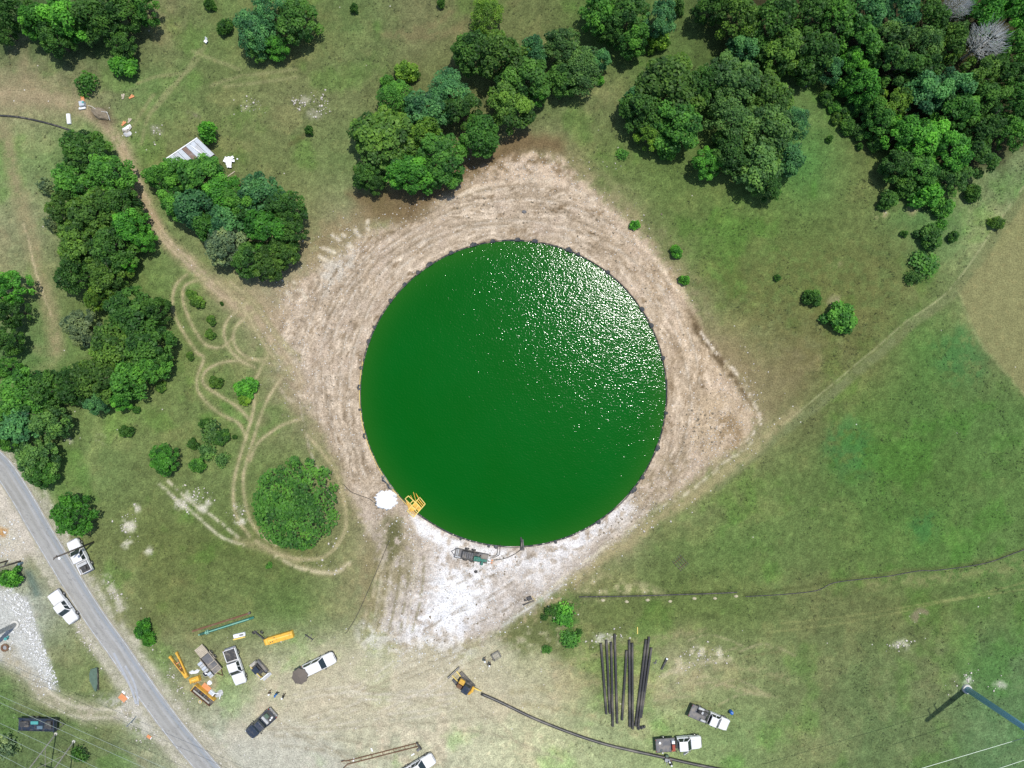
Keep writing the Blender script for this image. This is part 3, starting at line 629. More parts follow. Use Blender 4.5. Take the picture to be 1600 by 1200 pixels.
# ------------------------------------------------------------------ trees
def leaf_mesh(name, lobes, per_area, leaf, fill=0.12, seed=0, flat=.75, up_only=-.25):
    """lobes: rows of x, y, z, r in a crown of radius 1. Leaf-sized faces over every lobe, some inside."""
    r = np.random.default_rng(seed); V = []; LV = []; n_all = 0
    for (lx, ly, lz, lr) in lobes:
        n = int(per_area * lr * lr * 4)
        d = r.normal(size=(int(n * 1.6), 3)); d /= np.linalg.norm(d, axis=1)[:, None]; d = d[d[:, 2] > up_only][:n]
        lump = .66 + .40 * vn(d[:, 0] * 3 + lx * 9, d[:, 1] * 3 + d[:, 2] * 2 + ly * 9, seed) + .26 * vn(d[:, 0] * 7 + lx * 19, d[:, 1] * 7 + d[:, 2] * 4 + ly * 19, seed + 5) + (.13 if leaf > .09 else .08) * r.normal(size=len(d))
        p = np.array([lx, ly, lz]) + d * (lr * lump)[:, None] * np.array([1, 1, flat])
        nf = int(len(d) * fill); ii = r.integers(0, len(d), nf)
        p[ii] = np.array([lx, ly, lz]) + d[ii] * (lr * r.random(nf) * .85)[:, None] * np.array([1, 1, flat])
        nr = d * .42 + np.array([0, 0, .75]) + r.normal(size=d.shape) * .36; nr /= np.linalg.norm(nr, axis=1)[:, None]
        a = np.cross(nr, r.normal(size=d.shape)); a /= np.linalg.norm(a, axis=1)[:, None]; b = np.cross(nr, a)
        s1 = leaf * r.uniform(.6, 1.25, len(d))[:, None]; s2 = s1 * r.uniform(.5, .8, len(d))[:, None]
        q = np.stack([p - a * s1, p - b * s2 + nr * s1 * .15, p + a * s1, p + b * s2 + nr * s1 * .15], 1)
        V.append(q.reshape(-1, 3)); LV.append(np.repeat(np.clip(r.normal(.5, .24) + r.normal(0, .17, len(d)), 0, 1), 4))
    V = np.concatenate(V); LV = np.concatenate(LV).astype(np.float32)
    me = fast_mesh(name, V, np.arange(len(V)).reshape(-1, 4), 4, True)
    at = me.attributes.new('tone', 'FLOAT', 'POINT'); at.data.foreach_set('value', LV)
    return me
def lobes_for(kind, seed):
    r = np.random.default_rng(seed); out = []
    if kind == 'dense': nl, lo, hi, hh, md = 44, .11, .21, .62, .19
    elif kind == 'lumpy': nl, lo, hi, hh, md = 30, .13, .27, .70, .25
    elif kind == 'airy': nl, lo, hi, hh, md = 40, .11, .22, .75, .18
    elif kind == 'motte': nl, lo, hi, hh, md = 96, .085, .145, .85, .125
    else: nl, lo, hi, hh, md = 15, .26, .42, .5, .3
    ph = r.uniform(0, 6.28, 3); tries = 0
    while len(out) < nl and tries < 6000:
        tries += 1
        t = r.uniform(0, 6.283); q = math.sqrt(r.random())
        edge = .93 if kind == 'motte' else .86 + .10 * math.sin(2 * t + ph[0]) + .08 * math.sin(3 * t + ph[1]) + .06 * math.sin(5 * t + ph[2])
        rad = r.uniform(lo, hi); x, y = q * math.cos(t) * (edge - rad * .6), q * math.sin(t) * (edge - rad * .6)
        z = .55 + hh * math.sqrt(max(0, 1 - (q * .98) ** 2)) * (r.uniform(.76, 1.08) if kind != 'motte' else r.uniform(.70, 1.10)) - .16 * (r.random() < .25) * (kind != 'motte')
        if any((x - o[0]) ** 2 + (y - o[1]) ** 2 < (md * (.75 + .5 * q)) ** 2 for o in out): continue
        out.append((x, y, z, rad))
    if kind in ('dense', 'lumpy', 'airy'):
        for _ in range(14):
            t = r.uniform(0, 6.283); q = r.uniform(.55, .85); out.append((q * math.cos(t), q * math.sin(t), r.uniform(.4, .6), r.uniform(.12, .2)))
    if kind == 'motte':
        for _ in range(24):
            t = r.uniform(0, 6.283); out.append((.88 * math.cos(t), .88 * math.sin(t), r.uniform(.35, .5), .1))
    return out
CROWN = {}
for kind, nvar, pa, lf in (('dense', 4, 1000, .050), ('lumpy', 4, 1050, .052), ('airy', 3, 1000, .036), ('shrub', 4, 330, .11), ('loose', 3, 120, .10), ('motte', 1, 1300, .030)):
    for i in range(nvar):
        CROWN[kind, i] = leaf_mesh('%s_crown' % kind, lobes_for('shrub' if kind == 'loose' else kind, 100 + i * 7 + len(kind)), pa, lf, .15, 300 + i, .8)
def trunk_mesh(seed, dead=False):
    r = random.Random(seed); mb = MB()
    mb.tube([(0, 0, -.05), (.01, .01, .25), (.0, .02, .5), (.02, 0, .8)], [.075, .055, .045, .025], 7)
    nb = 26 if dead else 6
    for k in range(nb):
        t = k * 2.4 + r.random(); z0 = r.uniform(.25, .65); L = r.uniform(.45, .95) if dead else r.uniform(.4, .7)
        p = [(0, 0, z0), (L * .4 * math.cos(t), L * .4 * math.sin(t), z0 + .18), (L * .75 * math.cos(t + .15), L * .75 * math.sin(t + .15), z0 + r.uniform(.25, .5)), (L * math.cos(t + .25), L * math.sin(t + .25), z0 + r.uniform(.3, .7))]
        mb.tube(p, [.03, .022, .014, .005], 5)
    return mb.mesh('trunk', smooth=True)
def twig_mesh(seed):
    r = random.Random(seed); mb = MB()
    for k in range(620):
        t = r.uniform(0, 6.283); q = math.sqrt(r.random()) * .85; z = .6 + .55 * math.sqrt(1 - q * q) * r.uniform(.5, 1)
        a = Vector((q * math.cos(t), q * math.sin(t), z)); d = Vector((math.cos(t + r.uniform(-.8, .8)), math.sin(t + r.uniform(-.8, .8)), r.uniform(.1, .9))) * r.uniform(.12, .3)
        mb.tube([a, a + d * .6, a + d + Vector((r.uniform(-.05, .05), r.uniform(-.05, .05), 0))], [.010, .007, .003], 4)
    return mb.mesh('twigs')
TRUNK = [trunk_mesh(k) for k in range(3)]
for t_ in TRUNK: t_.materials.append(M['bark'])
DEADT = trunk_mesh(9, True); DEADT.materials.append(M['deadwood']); TWIG = twig_mesh(4); TWIG.materials.append(M['deadwood'])

def leaf_material(name, c, trans=.45):
    m = bpy.data.materials.new(name); m.use_nodes = True; nt = m.node_tree; N = nt.nodes; L = nt.links.new
    b = N['Principled BSDF']; b.inputs['Roughness'].default_value = .55; b.inputs['Specular IOR Level'].default_value = .3
    at = N.new('ShaderNodeAttribute'); at.attribute_name = 'tone'
    oi = N.new('ShaderNodeObjectInfo')
    mr = N.new('ShaderNodeMapRange'); mr.inputs[3].default_value = .50; mr.inputs[4].default_value = 1.55; L(at.outputs['Fac'], mr.inputs[0])
    mo = N.new('ShaderNodeMapRange'); mo.inputs[3].default_value = .84; mo.inputs[4].default_value = 1.16; L(oi.outputs['Random'], mo.inputs[0])
    mm = N.new('ShaderNodeMath'); mm.operation = 'MULTIPLY'; L(mr.outputs[0], mm.inputs[0]); L(mo.outputs[0], mm.inputs[1])
    mx = N.new('ShaderNodeMix'); mx.data_type = 'RGBA'; mx.inputs[6].default_value = (c[0] * .85, c[1] * .95, c[2] * 1.0, 1); mx.inputs[7].default_value = (c[0] * 1.5, c[1] * 1.15, c[2] * .85, 1); L(at.outputs['Fac'], mx.inputs[0])
    m2 = N.new('ShaderNodeMix'); m2.data_type = 'RGBA'; m2.blend_type = 'MULTIPLY'; m2.inputs[0].default_value = 1; L(mx.outputs[2], m2.inputs[6]); L(mm.outputs[0], m2.inputs[7])
    L(m2.outputs[2], b.inputs['Base Color'])
    tr = N.new('ShaderNodeBsdfTranslucent'); L(m2.outputs[2], tr.inputs['Color'])
    ms = N.new('ShaderNodeMixShader'); ms.inputs[0].default_value = trans; L(b.outputs[0], ms.inputs[1]); L(tr.outputs[0], ms.inputs[2])
    L(ms.outputs[0], N['Material Output'].inputs['Surface'])
    return m
LEAF = dict(
    dark=leaf_material('dark_foliage', (.054, .160, .032)),
    olive=leaf_material('olive_foliage', (.086, .205, .038)),
    mid=leaf_material('green_foliage', (.074, .240, .040)),
    bright=leaf_material('bright_foliage', (.088, .320, .042)),
    lime=leaf_material('yellow_green_foliage', (.120, .270, .036)),
    teal=leaf_material('bluish_foliage', (.074, .240, .090)),
    grey=leaf_material('greyish_foliage', (.088, .215, .058)),
    pale=leaf_material('pale_foliage', (.15, .245, .125)),
    glossy=leaf_material('glossy_foliage', (.058, .230, .030)),
)
def tree(px, py, rpx, col, style, h, label, group=None):
    shrub = style in ('shrub', 'loose')
    zc = h * (.55 if shrub else .68)
    p = P(px, py, zc); g = G(px, py).z
    R = rpx * S * (H - zc) / H * 1.0
    name = 'dead_tree' if style == 'dead' else ('shrub' if shrub else 'tree')
    t = thing(name, label, 'shrub' if shrub else 'tree', (p.x, p.y, g), random.uniform(0, 6.28), group)
    hz = h / (1.10 if shrub else 1.32)
    if style == 'dead':
        a = link('trunk', DEADT, t); a.scale = (R, R, hz); b = link('crown', TWIG, t); b.scale = (R, R, hz); return t
    nv = max(i for k, i in CROWN if k == style) + 1
    k = random.randrange(nv)
    c = link('crown', CROWN[style, k], t)
    if not CROWN[style, k].materials: CROWN[style, k].materials.append(LEAF['mid'])
    c.material_slots[0].link = 'OBJECT'; c.material_slots[0].material = LEAF[col]
    c.scale = (R * random.uniform(.94, 1.08), R * random.uniform(.94, 1.08), hz)
    tr = link('trunk', TRUNK[random.randrange(3)], t); tw = min(R, 3.2); tr.scale = (tw, tw, hz)
    if shrub:
        tr.scale = (R * .5, R * .5, hz * .7); c.location.z = -.42 * hz; c.scale.z = hz * 1.1
    return t

# px, py, radius px, foliage, crown style, height m | label | group
TREES = '''
18 14 30 dark lumpy 7|dark green tree in the top left corner of the wood
57 30 31 bright lumpy 7|bright green tree second from the top left corner
97 24 38 bright lumpy 7.5|big bright green tree in the middle of the top left wood
142 24 38 dark dense 7.5|dark tree right of the big bright one in the top left wood
186 16 34 dark dense 7|dark tree on the top edge directly above the round shrub
226 10 24 mid lumpy 6|outermost right tree of the top left wood
82 60 26 dark lumpy 6|dark tree on the lower edge of the top left wood
2 46 20 dark dense 5|dark tree cut by the left edge of the photo near the top
186 62 24 dark dense 4.5|dark round tree standing alone just below the top left wood
192 101 21 bright shrub 3|bright shrub close under the dark round tree
133 130 21 mid loose 2.6|loose ragged shrub above the junk heap with the orange sheet
393 46 36 teal airy 6|pale bluish green tree left in the top clump by the track
461 28 38 dark dense 6.5|dark tree right in the top clump left of centre
420 14 30 teal airy 6|bluish green tree on the top edge between its two clump mates
431 70 20 bright lumpy 4|small bright tree at the foot of the top clump left of centre
400 72 20 dark dense 4|small dark tree under the pale bluish tree of the top clump
350 40 12 dark shrub 2.5|small dark shrub left of the pale bluish tree
326 5 9 dark shrub 2|small dark shrub on the top edge left of the clump
553 12 7 dark shrub 1.6|tiny dark shrub alone on the grass near the top edge
689 4 7 dark shrub 1.6|tiny dark shrub on the top edge left of the yellow green tree
759 20 29 lime airy 5|pale yellow green tree alone at the top edge above the grove
598 214 58 olive dense 8|large olive green tree at the left end of the grove above the pond
642 268 38 bright lumpy 6.5|bright green tree at the lowest point of the grove above the pond
693 246 44 mid lumpy 7|green tree on the lower edge of the grove above the pond
748 212 38 mid lumpy 6.5|green tree at the lower right corner of the grove above the pond
664 168 40 teal dense 7|bluish green tree in the middle of the grove above the pond
618 150 32 mid airy 5.5|light green tree on the upper left side of the grove above the pond
700 140 38 teal airy 6|feathery bluish tree on the upper side of the grove above the pond
737 76 36 dark dense 7|dark green tree at the top left of the grove's right half
783 85 46 olive lumpy 8|tall olive green tree at the top right of the grove above the pond
818 116 42 dark lumpy 7.5|dark tree at the far right of the grove above the pond
798 162 40 olive lumpy 7|olive tree low on the right side of the grove above the pond
722 172 32 dark lumpy 6|dark gap-filled tree at the heart of the grove above the pond
633 112 20 lime shrub 3|yellow green shrub on the upper rim of the grove above the pond
605 128 13 mid shrub 2.4|small green shrub at the upper left tip of the grove
833 78 26 teal dense 6|bluish tree at the upper right tip of the grove above the pond
575 268 28 dark dense 5.5|dark tree at the lower left corner of the grove
663 207 30 lime lumpy 6.5|yellow green tree beside the large olive one in the grove
586 285 18 dark lumpy 4|small dark tree at the bottom left foot of the grove
838 150 16 bright lumpy 4|small bright tree on the right flank of the grove
882 72 36 grey dense 6.5|greyish tree on top of the small clump right of the grove
905 104 38 grey airy 6|feathery greyish tree on the right of the small clump
880 118 30 dark dense 5.5|dark tree at the bottom of the small clump right of the grove
935 92 20 teal lumpy 5|bluish small tree at the right tip of the small clump
937 124 8 bright shrub 1.6|little bright shrub below the right tip of the small clump
938 14 34 mid dense 7|green tree at the left of the top edge clump right of centre
985 18 36 dark lumpy 7|dark tree in the middle of the top edge clump right of centre
1030 26 31 teal lumpy 6.5|bluish green tree at the right of the top edge clump
990 60 28 mid lumpy 6|green tree at the bottom of the top edge clump
957 48 22 dark dense 5|dark tree low on the left of the top edge clump
1028 62 18 lime shrub 3.5|yellow green shrub at the lower right of the top edge clump
1060 9 12 grey shrub 3|greyish shrub on the top edge beside the clump
1048 132 58 olive lumpy 8.5|large yellowish olive tree at the upper left of the big grove right of the pond
1008 168 38 dark dense 7|dark tree at the left of the big grove right of the pond
990 158 20 teal lumpy 5|small bluish tree at the left tip of the big right grove
1062 188 44 mid lumpy 7.5|green tree under the large olive one in the big right grove
1098 128 34 dark dense 7|dark tree between the olive and the grey crowns of the big right grove
1150 122 48 grey dense 7.5|greyish green tree at the top middle of the big right grove
1204 146 44 olive dense 7|olive tree at the upper right of the big right grove
1148 190 44 grey airy 7|feathery greyish tree at the centre of the big right grove
1204 196 46 grey dense 7.5|broad greyish tree on the right of the big right grove
1244 190 30 teal airy 6|feathery bluish tree on the right flank of the big right grove
1138 238 36 dark lumpy 6.5|dark tree low in the middle of the big right grove
1190 254 42 grey dense 6.5|greyish tree on the lower edge of the big right grove
1236 245 30 teal dense 5.5|bluish tree at the lower right of the big right grove
1202 288 24 dark lumpy 5|dark tree at the lowest tip of the big right grove
1108 250 26 bright lumpy 5|bright tree on the lower left edge of the big right grove
1014 210 24 lime lumpy 4.5|yellow green tree low on the left edge of the big right grove
1045 226 20 mid shrub 4|green shrub at the bottom left edge of the big right grove
1166 72 27 teal lumpy 5.5|bluish tree just above the big grove, below the corner wood
1114 6 28 dark dense 7|dark tree at the far left end of the corner wood on the top edge
1158 20 38 olive dense 8|dark olive tree second from the left end of the corner wood
1214 28 46 dark dense 9|broad dark tree third along the top edge of the corner wood
1268 18 38 dark dense 8|dark tree on the top edge right of the broad dark one
1312 24 38 mid dense 8|green tree on the top edge in the middle of the corner wood
1360 18 36 teal dense 8|bluish tree on the top edge of the corner wood, its left neighbour green
1410 22 36 teal lumpy 8|bluish tree on the top edge, second to the left of the small dead tree
1456 28 34 dark dense 8|dark tree on the top edge right next to the small dead tree
1495 9 22 pale dead 8|small bleached dead tree on the top edge of the corner wood
1542 18 34 bright lumpy 8|bright green tree on the top edge right of the small dead tree
1588 22 34 bright lumpy 8|bright green tree in the very top right corner
1184 74 26 mid dense 5.5|green tree on the left rim of the corner wood above the grove
1228 76 40 olive dense 8|olive tree on the left side of the corner wood
1276 74 40 dark dense 8|dark tree inside the wood's left rim, above the feathery bluish one
1266 108 24 dark dense 5|dark tree at the lower left point of the corner wood
1300 106 24 teal airy 5|feathery bluish tree on the wood's edge above the clearing
1346 62 36 mid lumpy 7.5|green tree inside the corner wood above the two bright ones
1396 58 38 grey dense 8|greyish tree in the middle of the corner wood
1442 72 36 grey airy 8|feathery grey tree left of the large dead tree
1490 62 34 olive dense 8|olive tree between the two dead trees
1541 64 32 pale dead 8.5|large bleached dead tree in the corner wood
1586 72 32 mid dense 8|green tree at the right edge of the photo beside the large dead tree
1334 98 26 bright lumpy 6|bright tree at the wood's edge, upper one of two
1352 132 32 bright lumpy 6.5|bright tree at the wood's edge, lower one of two
1320 132 17 mid shrub 3.5|green shrub at the wood's edge beside the bright trees
1366 162 25 mid lumpy 5.5|green tree directly below the two bright trees of the wood's edge
1400 100 36 dark lumpy 8|dark tree just right of the two bright ones at the wood's edge
1444 104 36 dark dense 8|dark tree right below the feathery grey one in the corner wood
1446 142 36 teal lumpy 7.5|bluish tree in the lower half of the corner wood
1490 134 34 teal lumpy 7.5|bluish tree beneath the large dead tree's left side
1534 112 34 olive lumpy 8|olive tree just beneath the large dead tree
1578 116 34 dark dense 8|dark tree at the right edge of the photo, below the large dead tree's right side
1396 160 28 lime lumpy 6|yellow green tree on the inner edge of the wood
1378 186 26 mid lumpy 5.5|green tree under the yellow green one on the wood's edge
1500 172 34 mid lumpy 7|green tree in the lower corner wood above the bright row
1544 154 34 dark lumpy 7.5|dark tree under the olive one that lies beneath the large dead tree
1584 162 34 mid lumpy 7|green tree at the right edge low in the corner wood
1412 206 32 bright lumpy 6|bright green tree at the left of the wood's lower bright row
1452 214 36 bright lumpy 6.5|bright green tree in the middle of the wood's lower bright row
1492 236 36 bright lumpy 6.5|bright green tree at the right of the wood's lower bright row
1540 200 34 dark dense 7|dark tree on the right of the lower bright row of the wood
1586 204 30 mid dense 6.5|green tree at the right edge at the wood's lowest corner
1528 246 32 dark lumpy 6|dark tree on the lower right skirt of the corner wood
1406 256 27 dark lumpy 5|dark tree at the lower left skirt of the corner wood
1442 264 30 mid lumpy 5|green tree on the lower skirt between two dark ones
1490 280 28 dark lumpy 5|dark tree on the lowest skirt of the corner wood
1452 302 26 bright shrub 3.8|bright shrub below the corner wood's skirt
1418 288 20 dark shrub 3.2|dark shrub below the corner wood's left skirt
1390 312 16 dark shrub 2.6|dark shrub lowest on the left below the corner wood
1476 322 18 mid shrub 2.6|green shrub lowest on the right below the corner wood
1522 300 14 dark shrub 2.4|dark shrub beside the fence strip under the corner wood
1292 152 12 dark shrub 2|dark little shrub at the top of the clearing by the wood
1306 168 10 mid shrub 1.8|green little shrub in the clearing by the wood
1326 196 14 dark shrub 2.2|dark shrub in the middle of the clearing by the wood
1308 184 9 olive shrub 1.6|olive little shrub in the clearing by the wood
1344 206 13 dark shrub 2|dark shrub at the right of the clearing by the wood
1330 170 15 dark shrub 2.4|dark shrub against the wood's edge above the clearing
1372 222 16 dark shrub 2.6|dark shrub right below the clearing by the wood
1297 216 6 dark shrub 1.2|tiny dark shrub alone at the bottom of the clearing
1344 228 6 dark shrub 1.2|tiny dark shrub alone under the clearing's right side
1455 368 20 dark shrub 2.6|dark shrub by itself on the grass below the corner wood
1472 350 11 bright loose 1.6|loose bright weed touching the dark shrub below the wood
1491 369 9 dark shrub 1.6|small dark shrub between the fence strip and a bigger shrub
1560 348 11 olive shrub 1.8|olive shrub standing on the fence line
1414 365 6 dark shrub 1.2|tiny dark shrub left of the dark shrub below the wood
1447 412 24 mid loose 1.6|sparse straggling weeds on the grass above the field corner
1428 434 13 dark loose 1.5|sparse dark weeds lowest above the field corner
1272 465 15 dark shrub 2.4|dark shrub, upper of the pair on the right meadow
1315 495 26 mid shrub 3.4|broad green shrub, lower of the pair on the right meadow
1216 434 6 dark shrub 1.2|tiny dark shrub alone in the middle of the right meadow
1057 393 10 bright shrub 1.8|small bright shrub in the middle of three by the pad's right edge
992 351 8 bright shrub 1.6|small bright shrub, uppermost of three by the pad's right edge
1070 437 9 bright shrub 1.7|small bright shrub, lowest of three by the pad's right edge
973 240 11 mid loose 1|low patch of weeds on the meadow above the pad
482 203 7 dark shrub 1.8|small dark bush right of the grey rock scatter
127 236 38 dark dense 7|dark tree at the top of the long grove left of the track
112 284 36 mid dense 7|green tree on the upper left of the long grove
166 270 36 mid dense 7.5|green tree on the upper right of the long grove
70 290 13 pale shrub 3|small pale bush on the long grove's left flank
98 322 32 olive dense 7|olive tree at the left side of the long grove
143 330 44 olive dense 8|large olive tree at the heart of the long grove
180 322 32 dark dense 7|dark tree on the long grove's right side
200 352 28 bright lumpy 6.5|bright tree on the long grove's right side beside the track
221 376 20 bright lumpy 5|bright tree bulging out towards the track from the long grove
118 382 38 olive dense 7.5|olive tree in the lower left of the long grove
170 388 38 dark dense 7.5|dark tree in the lower middle of the long grove
112 424 34 dark dense 7|dark tree at the lower left corner of the long grove
162 430 34 olive dense 7|olive tree low in the long grove's middle
150 464 22 lime lumpy 5|yellow green tree at the bottom tip of the long grove
192 408 18 bright lumpy 5|small bright tree low on the long grove's right
78 348 12 pale shrub 2.6|pale bush low on the long grove's left flank
125 510 32 pale dense 6|pale bluish tree at the left of the lower left grove
200 488 42 dark dense 7.5|dark tree at the top of the lower left grove
238 484 26 dark dense 6|dark tree at the top right of the lower left grove
172 540 42 olive dense 7.5|olive tree in the middle of the lower left grove
224 538 40 dark dense 7.5|dark tree at the right of the lower left grove
150 590 42 olive dense 7.5|broad olive tree in the lower half of the lower left grove
196 590 38 mid dense 7|green tree low on the right of the lower left grove
232 570 30 mid dense 6|green tree at the lower right edge of the lower left grove
108 602 34 dark dense 6.5|dark tree at the left end of the lower left grove
152 628 22 teal lumpy 5|small bluish tree at the lowest tip of the lower left grove
186 622 20 bright lumpy 4.5|small bright tree at the bottom of the lower left grove
212 640 6 dark shrub 1.4|tiny dark bush just under the lower left grove
10 446 32 bright dense 6.5|bright rounded tree on the left edge above a dark column of trees
12 486 26 dark dense 6|dark tree below the bright rounded one on the left edge
4 530 26 dark dense 6|dark tree on the left edge, third of the column
4 576 22 mid dense 5.5|green tree on the left edge at the foot of the column
32 618 42 mid dense 7|broad green tree on the left edge above the road
66 610 34 dark dense 6.5|dark tree in the roadside grove above the broad green one's right
72 660 32 grey dense 6.5|greyish tree on the right of the roadside grove
28 662 36 teal dense 7|bluish tree in the middle of the roadside grove
50 716 34 grey dense 6|greyish tree hanging over the road edge
60 738 26 mid dense 5|green tree at the foot of the roadside grove over the verge
4 650 30 mid dense 6|green tree cut by the left edge in the roadside grove
6 690 20 mid dense 5|small green tree cut by the left edge over the road
106 806 34 glossy dense 6|glossy round green tree standing alone at the road edge
246 274 25 mid dense 6|dark green tree at the left end of the grove by the shed
268 272 28 mid lumpy 6|green tree left below the metal shed roof
312 276 38 mid lumpy 6.5|green tree directly below the metal shed
346 302 36 bright lumpy 6.5|bright green tree below the white sheets heap
270 314 28 mid lumpy 6|green tree on the left flank of the shed grove
302 322 40 teal lumpy 7|bluish green tree in the middle left of the shed grove
348 346 36 teal dense 7|bluish green tree at the heart of the shed grove
402 302 40 teal dense 7|bluish green tree at the upper right of the shed grove
442 320 34 dark dense 6.5|dark tree at the right end of the shed grove
450 360 30 dark dense 6.5|dark tree on the right flank of the shed grove
416 360 38 glossy lumpy 7|vivid green tree in the right half of the shed grove
352 380 36 pale lumpy 6.5|whitish leaved tree at the lower left of the shed grove
388 402 34 dark dense 6|dark tree at the lower edge of the shed grove
416 408 32 olive dense 6|olive tree at the lowest point of the shed grove
440 390 28 olive dense 6|olive tree at the lower right of the shed grove
322 352 28 mid lumpy 6|green tree on the lower left slope of the shed grove
374 318 32 mid lumpy 6.5|green tree between the bluish crowns of the shed grove
322 204 16 bright shrub 4.5|small bright tree overhanging the metal shed roof
458 790 71 mid motte 6.5|large round many-stemmed tree standing alone left of the pond
383 607 19 bright shrub 3|bright shrub beside the looping tracks
382 622 13 lime shrub 2|yellow green shrub touching the bright one by the loop
335 597 11 olive shrub 1.9|olive shrub inside the loop of the tracks
308 471 11 olive shrub 1.9|olive shrub, lower right of the uppermost pair along the loop
298 460 9 olive shrub 1.6|olive shrub, upper left of the pair along the loop
329 500 8 olive shrub 1.5|small olive shrub below the pair along the loop
327 522 9 olive shrub 1.5|small olive shrub lowest in the row along the loop
296 556 7 olive shrub 1.3|small olive shrub left of the loop's crossing
346 474 3 dark shrub .8|tiny bush close by the wide track
195 674 11 dark shrub 2|small dark shrub alone between the grove and the round bush
250 605 8 olive shrub 1.5|small olive shrub right of the lower left grove
255 718 25 glossy dense 4|round glossy bush alone on the grass left of the pond
330 676 20 grey loose 2|sparse greyish bush, topmost in the ragged patch
345 684 13 dark shrub 2.2|dark bush on the right of the ragged patch
300 694 9 dark shrub 1.8|dark bush on the left of the ragged patch
308 726 14 mid shrub 2.4|green bush at the bottom left of the ragged patch
346 718 13 grey loose 1.8|sparse greyish bush at the bottom right of the ragged patch
322 705 16 grey loose 1.8|sparse greyish bush in the middle of the ragged patch
318 662 9 dark shrub 1.8|dark bush at the top left of the ragged patch
366 683 4 dark shrub .9|tiny bush between the ragged patch and the tracks
221 985 14 glossy shrub 2.6|bright roadside bush, upper half of the pair above the yellow boom
231 1000 12 glossy shrub 2.2|bright roadside bush, lower half of the pair above the yellow boom
15 904 17 bright shrub 3|bright bush by the utility poles left of the road
4 900 9 dark shrub 2|dark bush on the left edge beside the bright bush
420 884 6 mid loose 1|low weeds on the grass below the large round tree
862 955 11 dark loose 1.4|dark ragged weeds left in the patch right of the white yard
882 962 20 bright loose 1.6|bright loose brush in the patch right of the white yard
890 1000 17 mid loose 1.3|green loose brush lowest in the patch right of the white yard
850 965 7 dark loose 1|small dark weeds at the left tip of the patch right of the white yard
905 988 6 dark loose 1|small dark weeds at the right tip of the patch right of the white yard
855 1015 9 mid loose 1|low green weeds below the patch right of the white yard
8 1170 20 pale loose 2.4|pale straggling brush in the bottom left corner under the wires
122 1180 14 dark loose 2|dark brush at the foot of the two-legged pylon
'''
for row in TREES.strip().split('\n'):
    q = row.split('|'); a = q[0].split()
    tree(float(a[0]), float(a[1]), float(a[2]), a[3], a[4], float(a[5]), q[1], q[2] if len(q) > 2 else None)

